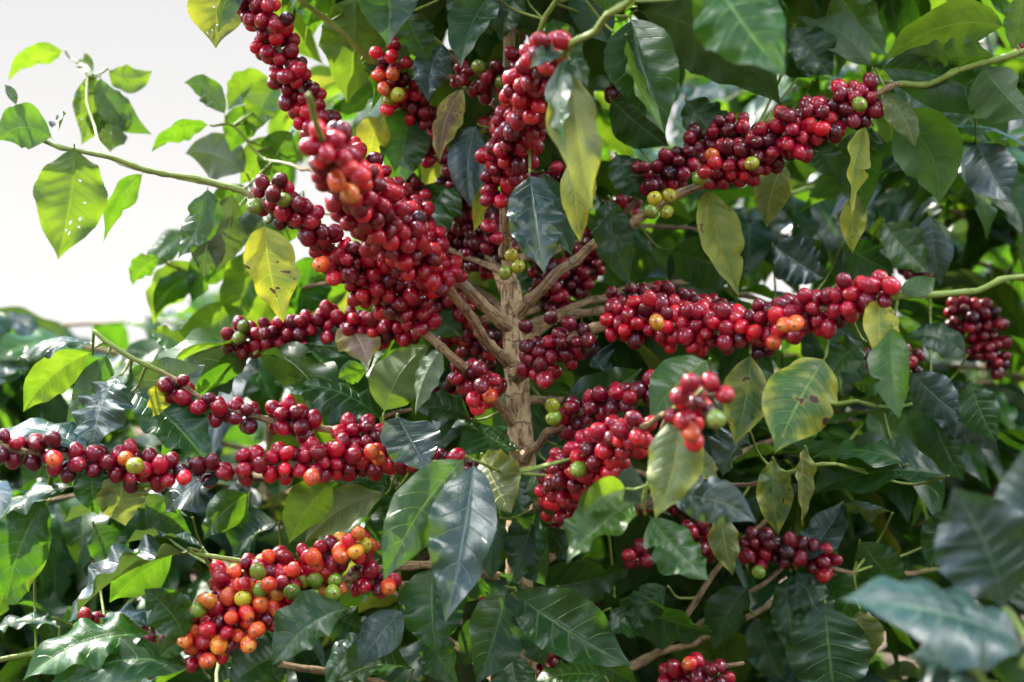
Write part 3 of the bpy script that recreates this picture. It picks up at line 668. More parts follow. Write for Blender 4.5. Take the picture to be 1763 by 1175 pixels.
cluster(BR['low_right_b'], [(950, 850, -.02, 44), (980, 825, -.06, 64), (1025, 785, -.10, 66), (1075, 755, -.15, 52), (1105, 735, -.18, 34)], BRIGHT, seed=31, fixed=f)
cluster(BR['low_right_b'], [(1165, 700, -.24, 30), (1200, 710, -.25, 46), (1215, 690, -.26, 34)], RED, seed=32, fill=.45, fixed=f)
cluster(BR['low_right_b'], [(930, 870, .0, 40), (990, 880, -.01, 34), (1010, 900, .0, 24)], RED, seed=33, fill=.7)
f = fx('top_near', [(885, 205, -.10, 'R'), (892, 210, -.10, 'R'), (915, 200, -.13, 'R'), (838, 344, -.02, 'C'), (862, 347, -.02, 'C'), (840, 390, .0, 'C'), (856, 410, .0, 'C'), (932, 70, -.22, 'C'), (968, 70, -.22, 'R')])
cluster(BR['top_near'], [(850, 345, .0, 28), (868, 300, -.01, 56), (888, 245, -.04, 68), (905, 190, -.09, 66), (925, 130, -.15, 60), (945, 90, -.19, 48)], RED, seed=34, fixed=f)
cluster(BR['top_near'], [(945, 300, .06, 36), (975, 310, .06, 30)], NIGHT, seed=35)
f = fx('top_left', [(647, 91, .04, 'R'), (674, 97, .04, 'R'), (652, 131, .04, 'O'), (676, 129, .03, 'O'), (661, 153, .03, 'O'), (684, 163, .03, 'Y'), (669, 172, .04, 'Y'), (666, 189, .04, 'R'), (678, 78, .05, 'C'), (700, 108, .05, 'R')])
cluster(BR['top_left'], [(655, 115, .06, 34), (685, 145, .07, 42), (715, 180, .08, 38), (735, 230, .09, 40), (750, 270, .09, 36)], dict(D=4, C=3, R=1), seed=36, fixed=f)
cluster(BR['top_left'], [(770, 300, .10, 36), (800, 360, .10, 40), (825, 410, .10, 44)], NIGHT, seed=37)
f = fx('top_back', [(863, 143, .03, 'G'), (824, 115, .03, 'G'), (838, 133, .03, 'C'), (855, 116, .04, 'D'), (795, 137, .04, 'D')])
cluster(BR['top_back'], [(790, 130, .06, 34), (840, 150, .06, 40)], DARK, fill=.7, seed=38, fixed=f)
cluster(BR['top_mid'], [(895, 95, .03, 36), (880, 160, .05, 34)], RED, fill=.7, seed=39)
f = fx('behind_left', [(870, 470, .02, 'G'), (892, 460, .02, 'Y'), (880, 440, .03, 'Y')])
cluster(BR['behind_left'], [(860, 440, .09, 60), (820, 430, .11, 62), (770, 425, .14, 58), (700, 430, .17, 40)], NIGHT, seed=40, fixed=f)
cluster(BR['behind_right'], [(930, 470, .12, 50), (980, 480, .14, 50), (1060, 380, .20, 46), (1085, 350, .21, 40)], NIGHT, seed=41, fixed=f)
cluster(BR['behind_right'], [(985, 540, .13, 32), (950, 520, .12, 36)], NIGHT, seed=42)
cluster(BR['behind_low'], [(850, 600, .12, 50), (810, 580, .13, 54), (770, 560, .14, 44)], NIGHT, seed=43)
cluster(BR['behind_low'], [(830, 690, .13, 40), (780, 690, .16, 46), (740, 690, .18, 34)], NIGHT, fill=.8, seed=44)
cluster(BR['low_right_far'], [(1195, 905, .10, 30), (1210, 935, .10, 42), (1215, 960, .10, 30)], DARK, seed=45)
cluster(BR['low_right_far_b'], [(1285, 945, .08, 44), (1330, 945, .08, 46), (1380, 955, .07, 34), (1410, 960, .07, 40), (1430, 975, .07, 24)], DARK, fill=.8, seed=46, fixed=fx('low_right_far_b', [(1418, 992, .05, 'R'), (1306, 985, .05, 'G')]))
cluster(BR['low_right_far'], [(1090, 945, .06, 34), (1105, 975, .06, 24)], DARK, fill=.4, seed=47)
cluster(BR['bottom_right'], [(1150, 1170, -.03, 34), (1195, 1158, -.04, 36), (1250, 1165, -.05, 28)], RED, seed=48, fill=.8, fixed=fx('bottom_right', [(1188, 1142, -.06, 'O')]))
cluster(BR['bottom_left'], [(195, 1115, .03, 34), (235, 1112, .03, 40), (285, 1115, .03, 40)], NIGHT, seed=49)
cluster(BR['bottom_left'], [(140, 1075, .03, 26), (158, 1060, .03, 24)], RED, seed=50, fill=.8, fixed=fx('bottom_left', [(138, 1082, .0, 'G')]))
cluster(BR['right_far_stem'], [(1500, 610, .12, 34), (1545, 620, .14, 40), (1580, 625, .14, 26)], NIGHT, seed=51)
cluster(BR['right_far_stem'], [(1560, 462, .25, 26), (1600, 465, .25, 18)], NIGHT, seed=52)
cluster(BR['right_far_stem'], [(1640, 550, .28, 50), (1690, 545, .28, 44), (1700, 600, .28, 50), (1725, 630, .28, 30)], DARK, seed=53)
cluster(BR['top_near'], [(1050, 150, .14, 26), (1090, 158, .14, 22)], NIGHT, seed=54)
cluster(BR['low_right_b'], [(1165, 810, .0, 28), (1200, 812, .0, 26)], RED, seed=55)

# leaves placed one by one: base x y, tip x y, width (photo px), depth, tip depth offset, roll deg, side bend, kind (U = underside towards the camera, H = insect holes)
LEAVES = '''
112 88 14 141 44 .22 .02 40 .1 bU
160 128 132 110 30 .2 .03 30 .3 b
150 125 140 250 62 .2 .0 10 -.2 bUH
172 130 262 232 50 .2 .0 20 .25 mU
214 178 190 262 66 .2 .02 -15 .1 gH
185 118 262 122 46 .2 .02 30 .4 bU
92 240 -6 242 72 -.09 -.02 -35 .28 mU
128 248 100 447 116 -.09 -.02 12 -.08 bUH
248 297 178 418 44 .06 .0 25 .08 mU
362 216 260 264 36 .15 .0 45 .15 mU
388 200 316 143 44 .15 .03 30 .22 mU
465 132 392 192 54 .24 .0 10 .1 b
425 300 318 265 76 .22 .02 -20 .15 gU
358 322 306 446 60 .02 -.01 -25 -.15 m
395 -45 372 84 100 .0 .0 12 .08 oUH
410 -30 376 58 40 -.01 -.02 55 .1 g
28 182 8 146 16 -.09 0 20 .1 g
92 242 106 194 30 -.08 .03 50 .2 g
612 -20 598 180 112 .11 0 0 -.05 bU
655 -55 668 80 100 -.02 -.03 10 -.1 d
850 -12 793 118 72 -.02 -.03 -15 .1 d
790 -40 848 60 70 .0 .0 20 .1 d
622 104 637 193 34 .05 -.02 45 -.25 d
765 74 738 176 60 .03 -.02 -20 .12 g
662 198 640 290 58 .06 0 10 .15 y
716 182 684 332 82 .04 -.02 18 .05 d
776 308 696 416 88 .02 -.02 -20 -.08 m
822 214 810 358 68 .03 -.02 15 .1 g
800 150 757 280 48 .03 -.01 -30 .12 n
790 332 806 402 52 .05 0 20 .1 n
836 304 815 400 36 .04 0 45 -.1 y
968 92 912 118 32 -.22 -.03 20 .1 g
975 95 975 260 50 -.22 -.04 -35 .12 d
985 108 1022 366 84 -.20 -.03 18 .06 oU
990 238 1000 418 46 -.14 -.01 -40 .05 y
990 92 1013 152 30 -.21 0 25 .1 d
1085 28 1145 232 112 -.06 -.03 -8 .06 d
1078 60 1145 230 30 -.07 -.04 60 .12 b
1095 18 1345 182 125 .06 .02 -12 -.1 mU
1215 -55 1352 134 132 -.28 -.04 8 .08 m
1205 -30 1270 42 60 -.26 -.02 20 .1 d
912 298 938 472 90 -.09 -.04 -5 .03 g
935 294 986 442 66 -.02 -.02 15 .06 d
1060 264 1113 346 62 .05 0 10 .1 d
1048 338 1086 494 66 .0 -.02 -25 .1 d
1050 168 1152 252 82 .10 0 -20 .1 d
1218 322 1272 510 70 .0 -.02 20 .08 y
1095 12 1012 -8 60 -.1 0 10 .1 m
1736 48 1522 106 84 -.05 .02 18 .16 bU
1716 96 1556 92 46 -.04 .02 35 -.1 mU
1508 118 1748 206 104 -.03 .0 -30 -.08 d
1741 88 1757 -25 50 -.05 0 20 .08 bU
1532 198 1618 352 112 .01 .0 5 -.18 mU
1515 156 1576 254 42 -.05 -.01 30 -.08 o
1492 214 1465 380 42 -.03 -.01 40 .1 y
1504 214 1488 374 82 .0 0 -15 .15 d
1482 330 1468 437 42 .0 0 10 .1 y
1404 244 1448 306 46 .04 0 15 .1 m
1352 278 1320 392 56 .04 0 -20 .1 o
1502 118 1370 30 66 .05 .02 -35 .12 dU
1368 44 1434 132 72 .05 0 15 .1 d
1690 114 1770 205 96 .0 0 20 .1 mU
165 598 28 622 52 -.03 .02 -55 .2 d
160 606 40 710 64 .0 .0 30 .1 b
186 608 110 740 60 .0 .0 -15 -.1 dU
222 646 354 628 74 -.03 .02 -45 .25 g
206 646 160 780 78 -.08 -.02 -35 .1 g
228 674 362 806 92 -.05 -.03 10 -.06 d
276 664 268 722 38 -.08 -.01 30 .1 y
152 782 -4 748 74 -.08 .03 -30 .18 g
276 444 228 492 40 .2 0 30 .15 mU
346 454 264 560 64 .18 0 10 .1 bU
372 385 352 480 52 .12 0 30 .1 g
400 330 372 470 60 .12 0 40 -.1 gU
457 384 488 556 84 -.10 -.02 8 .06 y
330 608 258 572 36 .1 .02 30 .1 b
590 556 632 630 66 .05 -.03 15 -.15 p
655 720 482 666 80 .02 .0 -30 .14 d
660 714 737 594 98 .0 .03 12 -.1 bU
764 598 715 714 46 .06 .01 -45 .1 gU
726 508 798 580 62 .05 0 15 .1 m
632 640 582 654 38 .04 0 30 .1 m
684 714 740 812 88 -.06 -.03 10 .06 g
812 722 714 704 44 .05 .0 -35 .1 d
890 776 800 724 78 -.03 .02 -35 -.1 d
950 722 1106 634 84 .03 .03 -35 .1 d
958 766 1096 708 54 .0 .02 -40 .1 d
1222 618 1118 722 84 -.12 -.03 -10 .06 m
1292 608 1264 768 74 -.09 -.01 15 -.05 s
1165 704 1128 892 88 -.28 -.02 -12 -.12 o
1010 596 1050 650 40 .06 0 40 .1 g
1422 614 1334 780 118 -.13 -.03 8 .03 s
1490 588 1424 656 62 -.10 .0 -20 .1 d
1512 514 1520 628 58 -.16 -.02 15 .05 y
1536 560 1549 724 64 -.16 -.03 -15 .08 m
1665 612 1560 580 54 .10 .0 -30 .15 d
1522 676 1464 664 40 .10 0 20 .2 m
1568 640 1662 722 72 .06 0 -40 .1 g
1670 654 1716 762 66 .06 0 15 .1 d
1600 368 1620 492 62 .14 0 15 .05 g
1490 708 1582 772 62 .08 0 10 .1 b
1590 708 1722 782 56 .06 0 -35 -.1 g
1545 500 1610 478 34 -.14 0 20 .2 m
80 858 12 1034 90 -.10 -.02 15 .06 d
86 862 50 1020 58 -.09 0 -25 .1 b
126 838 -12 902 44 -.10 0 -50 .12 d
162 796 170 888 60 -.03 0 10 .1 d
212 812 216 906 78 -.09 0 15 .05 oU
402 808 284 882 74 -.04 .02 -25 .1 g
328 950 114 1078 72 -.07 -.02 -45 .12 g
302 954 188 1038 72 -.06 .0 20 .05 mU
350 944 218 934 36 -.03 .03 -50 .15 g
322 1102 248 1014 74 -.12 -.01 10 .1 d
258 1082 158 1082 50 -.05 .02 -40 .3 g
272 1094 40 1172 72 -.08 -.03 -40 .14 m
362 1168 118 1176 56 -.10 -.02 -40 .2 d
102 1080 -14 1086 40 .02 .02 -50 .15 d
322 1100 274 1134 38 -.12 0 20 .1 m
332 892 108 900 48 .08 .03 -55 .1 g
804 786 660 1002 98 -.13 -.05 10 .06 m
816 792 766 1072 102 -.14 -.05 -8 -.04 g
576 828 498 936 76 -.04 0 15 .08 bU
666 850 524 936 64 -.01 .0 -25 .12 oU
682 842 556 828 54 .02 .02 -35 .1 d
606 1046 470 1146 80 -.13 -.02 -20 .14 d
492 1130 396 1184 64 -.10 -.02 -30 .12 d
712 1152 582 1172 54 -.02 0 -35 .15 m
746 974 752 1128 106 -.06 -.03 10 .05 d
696 1050 618 1150 68 -.05 -.02 15 .05 g
560 1048 640 1090 60 .08 0 20 .1 d
830 782 880 884 94 -.08 -.04 -22 .06 o
926 878 888 1006 68 -.05 -.03 18 .04 d
1096 864 976 972 88 -.18 -.03 -10 .08 m
1080 842 1004 888 54 -.19 -.02 30 .15 b
1118 888 1222 1002 84 -.16 -.03 10 .08 m
1144 856 1302 900 78 -.22 -.02 -22 -.12 g
895 1012 1090 974 84 -.02 .02 -30 .12 d
880 1016 1090 1148 108 -.10 -.03 -8 .08 d
872 1010 820 1178 94 -.08 -.03 15 -.06 d
1042 1166 912 1180 70 -.05 0 -30 .1 m
1050 1048 1114 1100 54 .05 0 20 .1 d
1058 1028 1242 1092 74 .06 .02 -45 .1 d
1240 878 1262 992 48 -.06 0 15 .05 o
1180 768 1242 832 44 -.08 0 20 .1 o
1362 984 1362 1132 64 .0 -.02 -10 .03 d
1370 980 1437 1098 70 .0 -.02 10 .05 d
1420 1038 1440 1225 134 .04 -.01 15 .03 d
1370 968 1452 862 62 .04 .02 20 .12 g
1632 820 1392 850 80 .02 .02 -35 .1 d
1330 788 1340 922 58 -.02 -.01 10 .05 s
1386 768 1382 908 34 -.03 0 35 .05 o
1600 698 1660 830 74 .04 0 10 .1 d
1562 800 1378 798 46 .02 .02 -50 .15 m
1480 1048 1502 1138 62 .06 0 10 .1 o
1536 884 1442 882 36 .06 .03 -55 .2 g
1292 744 1244 822 58 -.04 0 -20 .1 g
740 1090 790 1180 70 .0 0 10 .1 d
700 870 640 975 66 .04 0 -15 .1 d
885 985 868 1090 66 .0 -.02 12 .1 d
912 1040 940 1150 70 .0 -.02 -15 .1 d
930 880 905 985 58 .0 -.02 -10 .1 m
880 1120 905 1215 72 .0 -.02 10 .1 d
945 905 985 965 44 -.02 0 -25 .1 d
842 985 800 1040 50 .0 0 20 .1 d
560 880 640 850 50 .08 0 -35 .1 d
480 900 400 960 60 .06 0 -35 .12 d
430 850 350 930 62 .06 0 20 .1 m
250 870 330 920 56 .06 0 -30 .1 d
60 960 -10 1070 64 .02 0 15 .1 m
160 900 230 980 62 .04 0 10 .1 d
640 1100 560 1180 70 .0 0 -20 .1 d
430 1130 500 1190 60 -.04 0 20 .1 m
860 1060 800 1150 60 .0 0 -15 .1 d
960 1010 1000 1110 66 .04 0 20 .1 d
1000 1110 1100 1180 66 .0 0 -30 .1 m
1150 1010 1080 1090 58 .05 0 15 .1 d
1290 1010 1230 1120 70 .08 0 -10 .1 d
1300 1060 1350 1170 72 .08 0 15 .1 d
1480 930 1560 1020 74 .08 0 -20 .1 d
1500 990 1440 1080 66 .10 0 10 .1 m
1540 760 1470 850 64 .06 0 -20 .1 d
1660 880 1600 980 70 .05 0 10 .1 d
1450 420 1540 470 70 .12 0 -30 .1 d
1150 430 1290 470 90 .14 0 -30 .08 d
1330 420 1420 480 80 .14 0 -20 .1 g
1520 380 1600 470 74 .12 0 10 .1 m
1680 240 1740 350 76 .14 0 15 .1 g
1400 140 1310 60 70 .08 0 -20 .1 d
1180 170 1260 260 74 .08 0 15 .1 d
884 800 912 912 84 .0 -.02 15 .08 d
938 792 950 892 56 .01 -.02 -20 .1 m
862 892 846 1000 62 .0 -.02 10 .1 d
905 905 940 1010 66 .02 -.02 -15 .1 d
1000 -30 1052 78 74 .03 0 10 .1 d
950 30 1004 122 56 .06 0 20 .1 m
900 -20 862 72 60 .02 0 -15 .1 d
700 20 742 108 62 .03 0 15 .1 d
560 -30 540 60 60 .12 0 20 .1 m
1440 -20 1530 100 80 .1 0 -15 .1 b
440 185 398 262 56 .22 0 15 .1 m
482 140 438 232 58 .20 0 -15 .1 b
505 225 462 325 62 .20 0 10 .1 m
470 232 412 318 60 .24 0 20 -.1 b
430 320 368 404 58 .22 0 10 .1 m
452 330 392 452 62 .24 0 -20 .1 g
405 418 330 522 62 .22 0 10 .1 m
475 430 402 566 70 .24 0 -10 .1 b
420 520 296 596 60 .24 0 10 -.1 b
522 330 470 444 66 .22 0 -10 .1 m
505 465 436 588 70 .26 0 10 .1 b
545 440 520 560 76 .26 0 20 .1 d
345 470 262 540 52 .24 0 20 .1 m
330 400 250 470 46 .24 0 -20 .1 m
'''
LEAFCOUNT = 0
def nearest_branch(q, brs):
    best = None
    for b in brs:
        d = np.sum((b.path - q) ** 2, 1); i = int(np.argmin(d))
        if best is None or d[i] < best[0]: best = (d[i], b, i)
    return math.sqrt(best[0]), best[1], best[2]

def hand_leaf(tree, brs, row, seed, twigs=True):
    v = row.split(); bx, by, tx, ty, w, d, td, roll, side = (float(a) for a in v[:9]); kind = v[9]
    rng = np.random.default_rng(1000 + seed)
    # the petiole starts on a stem when one passes close by in the picture and in depth
    for b in brs:
        e = np.hypot(b.scr[:, 0] - bx, b.scr[:, 1] - by); i = int(np.argmin(e))
        if e[i] < 22 and abs(b.path[i][1] - d) < .09:
            d = float(b.path[i][1]) - .002; break
    p0 = P(bx, by, d); p2 = P(tx, ty, d + td)
    L = np.linalg.norm(p2 - p0); ax = (p2 - p0) / L
    view = np.array(CAM) - (p0 + p2) / 2; view /= np.linalg.norm(view)
    perp = np.cross(ax, view)
    p1 = (p0 + p2) / 2 + perp * side * L * 1.3 + np.array([0, -.10 * L, .07 * L])
    rl = math.radians(roll) + rng.normal(0, .08)
    fold = rng.uniform(.15, .42)
    holes = ()
    if 'H' in kind: holes = [(rng.uniform(.2, .9), rng.uniform(.15, .85), rng.uniform(.008, .018), rng.uniform(.012, .03)) for _ in range(8)]
    nref = view + np.array([0, 0, .85 if kind[0] == 'g' else .35])
    if 'U' in kind: rl += math.pi; nref = view
    # blade width that shows the measured width from where the photograph was taken
    tm = (p2 - p0) / L; nm = nref - tm * nref.dot(tm); nm /= np.linalg.norm(nm); bm = np.cross(nm, tm)
    bm = bm * math.cos(rl) - nm * math.sin(rl); app = math.sqrt(max(.01, 1 - bm.dot(view) ** 2))
    W = w * K * (d - CAM.y) / max(.5, app) / math.cos(fold) * 1.04
    nt, ns = (96, 22) if 'H' in kind else (46, 12)
    V, F, UV = leaf_geo(p0, p1, p2, W, nref, rl, rng.normal(0, .5), fold, rng.uniform(.7, 1.6), nt, ns, rng, rng.uniform(-.3, .6), holes)
    dist, b, i = nearest_branch(p0, brs)
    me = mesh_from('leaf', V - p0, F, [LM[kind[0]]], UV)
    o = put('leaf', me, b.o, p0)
    if .006 < dist and twigs:
        q = b.path[i]; mid = q * .35 + p0 * .65 - view * min(.06, .45 * dist) + np.array([0, 0, -.10 * dist])
        pth, s = resample([q, mid, p0 + (p0 - mid) * .02], .008)
        tv, tf, tuv = tube_geo(pth, np.linspace(.0013, .0010, len(pth)), 6)
        tw = mesh_from('twig', tv - q, tf, [TWIGM], tuv, young=np.full(len(tv), .8))
        put('twig', tw, b.o, q)
BRL = list(BR.values())
rows = [r for r in LEAVES.strip().split('\n') if r.strip()]
for n, r in enumerate(rows): hand_leaf(TREE, BRL, r, n)
NHAND = len(rows)

# ------------------------------------------------------------------ boughs grown by rule (back of the tree, neighbouring trees)
def frame_from(x, up, rng):
    x = Vector(x).normalized(); z = Vector(up) - x * Vector(up).dot(x); z.normalize(); y = z.cross(x)
    return Matrix(((x.x, y.x, z.x, 0), (x.y, y.y, z.y, 0), (x.z, y.z, z.z, 0), (0, 0, 0, 1)))

def grow(tree, axis_pts, zs, azf, length, typs, rng, accept, cherry_p=.3, pal=NIGHT, single=200, leaf_len=(.10, .15), start=.3, nodes=.042):
    """axis_pts: trunk world path. Adds paired leaves along every bough. The largest in view become objects, the rest one mass."""
    leaves = []
    for z in zs:
        az = azf(rng); i = int(np.argmin(np.abs(axis_pts[:, 2] - z))); o = axis_pts[i].copy()
        L = length * rng.uniform(.75, 1.15); dv = np.array([math.cos(az), math.sin(az), 0.])
        pts = [o]; el = rng.uniform(.15, .5)
        for k in range(1, 7):
            u = k / 6; pts.append(o + dv * L * u + np.array([0, 0, L * (u * el - u * u * (el * .5 + rng.uniform(.05, .2)))]) + rng.normal(0, .006, 3))
        ok = [accept(p) for p in pts]
        n_ok = next((k for k in range(1, 7) if not ok[k]), 7)
        if n_ok < 3: continue
        pts = pts[:n_ok]
        b = make_branch(tree, pts, .0038, .0017, .55, .8, seg=6, step=.012)
        L = b.s[-1]; q = start * L * rng.uniform(.8, 1.2)
        up = np.array([0, 0, 1.])
        while q < L:
            k = min(len(b.path) - 2, int(np.searchsorted(b.s, q))); T = b.path[k + 1] - b.path[k]; T = T / np.linalg.norm(T)
            sd = np.cross(T, up); sd /= np.linalg.norm(sd) + 1e-9
            for sg in (-1, 1):
                if rng.random() < .08: continue
                dr = sg * sd * rng.uniform(.6, 1) + T * rng.uniform(.2, .8) + np.array([0, 0, -rng.uniform(-.1, 1.1)]) + rng.normal(0, .15, 3)
                ll = rng.uniform(*leaf_len); dn = dr / np.linalg.norm(dr)
                tip = b.path[k] + dn * ll
                if not (accept(tip) and accept(b.path[k] + dn * ll * .5)): continue
                upv = np.array([0, 0, 1.]) + rng.normal(0, .35, 3)
                M = frame_from(dn, upv, rng) @ Matrix.Diagonal((ll, ll * rng.uniform(.85, 1.1), ll, 1))
                px, py, D = proj((b.path[k] + tip) / 2)
                inside = tip[1] > CAM.y + .2 and -60 < px < W_PX + 60 and -60 < py < H_PX + 60
                leaves.append((ll / D if inside else -1, b, b.path[k].copy(), M, int(rng.integers(14)), typs[int(rng.integers(len(typs)))]))
            q += nodes * rng.uniform(.8, 1.2)
        if rng.random() < cherry_p:
            m = max(4, int(len(b.path) * .55)); seg = b.path[2:m]
            rr = [(*proj(p)[:2], p[1], 28 / max(.6, (p[1] - CAM.y))) for p in seg[::3]]
            if len(rr) >= 2: cluster(b, rr, pal, fill=.7, seed=int(rng.integers(1 << 30)), modul=.5)
    leaves.sort(key=lambda a: -a[0])
    rest = [l for j, l in enumerate(leaves) if j >= single or l[0] < 0]
    for j, (sz, b, p, M, k, ty) in enumerate(leaves[:single]):
        if sz < 0: break
        put('leaf', templ_mesh(k, ty), b.o, p, M)
    if rest:
        Vs, Fs, Us, mi = [], [], [], []; base = 0; kinds = sorted(set(l[5] for l in rest))
        org = Vector(axis_pts[0])
        for (sz, b, p, M, k, ty) in rest:
            V, F, UV = TEMPL[k]; A = np.array(M)[:3, :3]
            Vs.append(V @ A.T + p - np.array(org)); Fs.append(F + base); Us.append(UV); mi += [kinds.index(ty)] * len(F); base += len(V)
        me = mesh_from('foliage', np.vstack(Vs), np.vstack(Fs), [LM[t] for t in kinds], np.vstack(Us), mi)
        f = put('foliage', me, tree, org); f['kind'] = 'stuff'
    return len(leaves)

def acc_main(p):
    px, py, D = proj(p)
    if in_sky(px, py): return False
    if -80 < px < W_PX + 80 and -80 < py < H_PX + 80: return p[1] > .12
    return True
rng = np.random.default_rng(11)
tp = TPATH[:, :3]
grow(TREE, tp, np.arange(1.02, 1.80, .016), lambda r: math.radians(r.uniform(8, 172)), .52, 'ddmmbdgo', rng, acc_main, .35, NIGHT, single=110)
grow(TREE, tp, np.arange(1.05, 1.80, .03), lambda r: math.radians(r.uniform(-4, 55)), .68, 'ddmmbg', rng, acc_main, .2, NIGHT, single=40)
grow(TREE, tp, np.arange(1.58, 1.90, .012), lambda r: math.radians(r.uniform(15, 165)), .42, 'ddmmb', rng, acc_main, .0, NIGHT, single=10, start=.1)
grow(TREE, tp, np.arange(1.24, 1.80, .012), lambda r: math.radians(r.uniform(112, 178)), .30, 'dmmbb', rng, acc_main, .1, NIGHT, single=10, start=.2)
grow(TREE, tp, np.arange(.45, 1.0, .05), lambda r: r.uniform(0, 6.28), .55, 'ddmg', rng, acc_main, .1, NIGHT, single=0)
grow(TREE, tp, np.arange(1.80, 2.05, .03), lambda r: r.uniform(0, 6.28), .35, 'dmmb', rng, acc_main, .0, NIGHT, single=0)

# cherries: the 300 that show largest become objects, the others one mass
def flush_cherries(tree, single, org):
    vis = []
    rest = []
    for c in ALLCH:
        px, py, D = proj(c.p)
        inside = 0 < px < W_PX and 0 < py < H_PX
        vis.append((inside, c.r / D, c))
    # nearest to the lens first, so the fruit in front of each string is picked
    vis.sort(key=lambda a: (not a[0], not a[2].force, a[2].p[1]))
    for k, (ins, sz, c) in enumerate(vis):
        sc = Matrix.Diagonal((c.r, c.r, c.r, 1))
        if ins and k < single: put('cherry', cherry_mesh(c.col, c.k), c.b.o, c.p, c.rot @ sc)
        else: rest.append(c)
    if rest:
        Vs, Fs, Us, mi = [], [], [], []; base = 0; keys = list(CM)
        for c in rest:
            V, F, UV, MI = CH_GEO[c.k]; A = np.array(c.rot)[:3, :3] * c.r
            Vs.append(V @ A.T + c.p - org); Fs += [tuple(i + base for i in f) for f in F]; Us.append(UV)
            ci = keys.index(c.col); mi += [ci if q == 0 else (len(keys) + q - 1) for q in MI]; base += len(V)
        me = mesh_from('cherry_clusters', np.vstack(Vs), Fs, [CM[k] for k in keys] + [NAVEL, PIT, STALK], np.vstack(Us), mi)
        o = put('cherry_clusters', me, tree, org); o['kind'] = 'stuff'
    n = len(ALLCH); ALLCH.clear(); return n
print('main tree cherries', flush_cherries(TREE, 300, TB))

# ------------------------------------------------------------------ neighbouring trees
def neighbour(x, y, h, label, zs, azf, length, typs, seed, acc, single=120, cherry_p=.15, leaf_len=(.10, .15), group=None):
    rng = np.random.default_rng(seed)
    t = thing('coffee_tree', label, 'coffee tree', (x, y, 0), group)
    z = np.linspace(0, h, 12); pth = np.stack([x + np.cumsum(rng.normal(0, .006, 12)), y + np.cumsum(rng.normal(0, .006, 12)), z], 1)
    pth[0] = (x, y, 0)
    path, s = resample(pth, .03)
    V, F, UV = tube_geo(path, np.linspace(.022, .005, len(path)), 10, rng, .04)
    put('trunk', mesh_from('trunk', V - path[0], F, [BARK], UV, young=np.zeros(len(V))), t, path[0])
    n = grow(t, path, zs, azf, length, typs, rng, acc, cherry_p, NIGHT, single, leaf_len, start=.12, nodes=.038)
    m = flush_cherries(t, 60, path[0])
    print(label, n, m)
    return t, path
def acc_sky(p):
    if p[1] < CAM.y: return p[2] > .05
    px, py, D = proj(p); return not in_sky(px, py) and p[2] > .05
def anyaz(r): return r.uniform(0, 6.283)
neighbour(.66, .60, 1.80, 'tall shaded coffee tree standing behind the right-hand cherry branches', np.arange(.5, 1.80, .017), anyaz, .52, 'ddmmbg', 21, acc_sky)
neighbour(.22, 1.15, 1.85, 'coffee tree directly behind the laden one, showing only through gaps in its leaves', np.arange(.5, 1.85, .022), anyaz, .55, 'ddmmb', 22, acc_sky)
neighbour(-.30, .62, 1.38, 'low coffee tree under the open sky, behind the left-hand cherry branches', np.arange(.6, 1.38, .012), anyaz, .58, 'ddmmbg', 23, acc_sky)
neighbour(-.92, .80, 1.45, 'glossy dark coffee bush crowding in below the left end of the cherry branches', np.arange(.5, 1.45, .013), anyaz, .55, 'ddmg', 27, acc_sky)
neighbour(-1.30, 1.7, 1.5, 'blurred sunlit coffee bush at the foot of the white sky', np.arange(.5, 1.45, .018), anyaz, .52, 'mbbb', 24, acc_sky)
neighbour(1.15, 1.7, 2.0, 'distant coffee tree beyond the dark gap under the glossy right-hand leaves', np.arange(.5, 2.0, .03), anyaz, .55, 'ddmg', 25, acc_sky, 80)
neighbour(-.30, 2.1, 1.5, 'farthest low coffee bush, seen behind the left-hand branches near the trunk', np.arange(.5, 1.5, .02), anyaz, .55, 'dmmb', 26, acc_sky, 60)

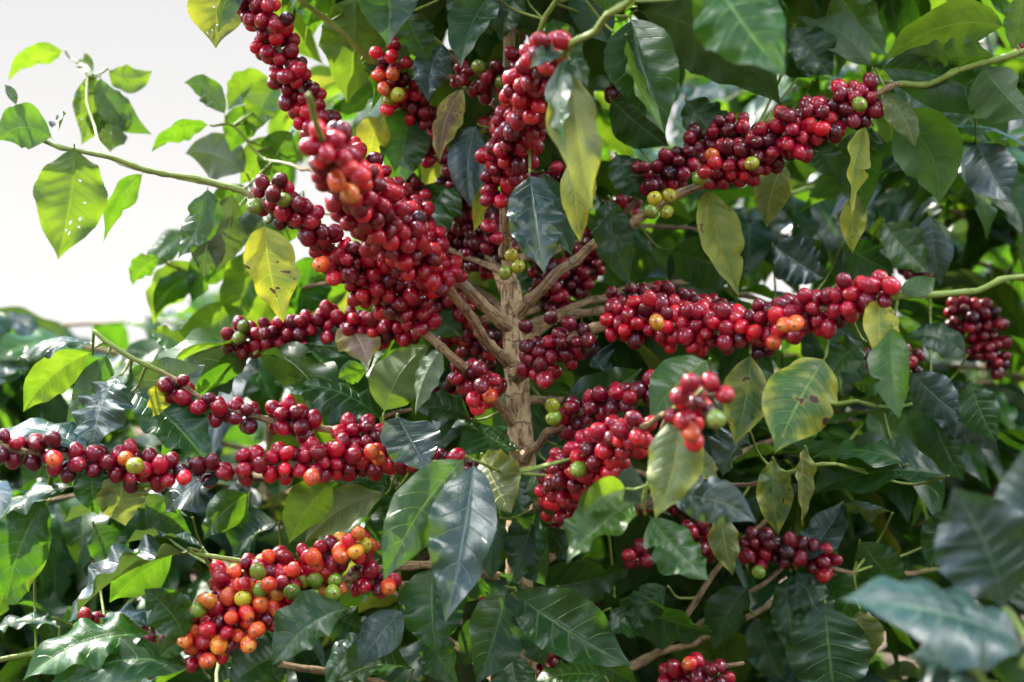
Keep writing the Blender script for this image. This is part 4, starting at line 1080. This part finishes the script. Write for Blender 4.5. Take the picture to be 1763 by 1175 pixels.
neighbour(-1.0, -2.7, 1.75, 'unseen coffee tree added behind the camera to block low light', np.arange(.4, 1.75, .05), anyaz, .55, 'ddm', 31, acc_sky, 0, 0, group='unseen coffee row added to shape the light')  # unseen row added behind the camera: cuts low sky light, darkens reflections
neighbour(.15, -2.9, 1.8, 'unseen coffee tree added behind the camera to block low light', np.arange(.4, 1.8, .05), anyaz, .55, 'ddm', 32, acc_sky, 0, 0, group='unseen coffee row added to shape the light')
neighbour(1.2, -2.6, 1.85, 'unseen coffee tree added behind the camera to block low light', np.arange(.4, 1.85, .05), anyaz, .55, 'ddm', 33, acc_sky, 0, 0, group='unseen coffee row added to shape the light')

# the shrub whose bluish leaves reach in close to the lens
FB = np.array([.52, -.42, 0.])
FT = thing('coffee_shrub', 'coffee shrub with large out-of-focus bluish leaves reaching in close to the lens', 'coffee shrub', FB)
FP, _ = resample(np.array([[.52, -.42, 0], [.515, -.43, .5], [.50, -.44, 1.0], [.50, -.44, 1.35]]), .03)
V, F, UV = tube_geo(FP, np.linspace(.018, .006, len(FP)), 10, np.random.default_rng(4), .04)
put('trunk', mesh_from('trunk', V - FB, F, [BARK], UV, young=np.zeros(len(V))), FT, FB)
FBR = [make_branch(FT, [np.array([.50, -.44, 1.16]), P(1830, 1180, -.42), P(1775, 1112, -.41), P(1735, 1048, -.38)], .0045, .002, .4, .7),
       make_branch(FT, [np.array([.51, -.44, 1.08]), P(1800, 1250, -.42), P(1690, 1170, -.42), P(1620, 1100, -.42)], .0045, .002, .4, .7),
       make_branch(FT, [np.array([.50, -.44, 1.28]), P(1840, 990, -.40), P(1800, 965, -.38)], .004, .002, .4, .7)]
for n, r in enumerate('''1735 1048 1640 838 165 -.36 .0 5 .03 g
1772 1114 1446 1034 142 -.41 -.02 -15 .05 g
1800 965 1768 765 130 -.37 .0 10 -.05 g
1690 1170 1560 1130 110 -.40 .02 -20 .1 g
1775 1112 1735 1200 90 -.41 .0 10 .1 d'''.split('\n')): hand_leaf(FT, FBR, r, 500 + n)
def acc_front(p):
    px, py, D = proj(p); return not (-120 < px < W_PX + 150 and -100 < py < H_PX + 60)
grow(FT, FP, np.arange(.4, 1.35, .05), anyaz, .42, 'dmg', np.random.default_rng(9), acc_front, 0, NIGHT, 0)
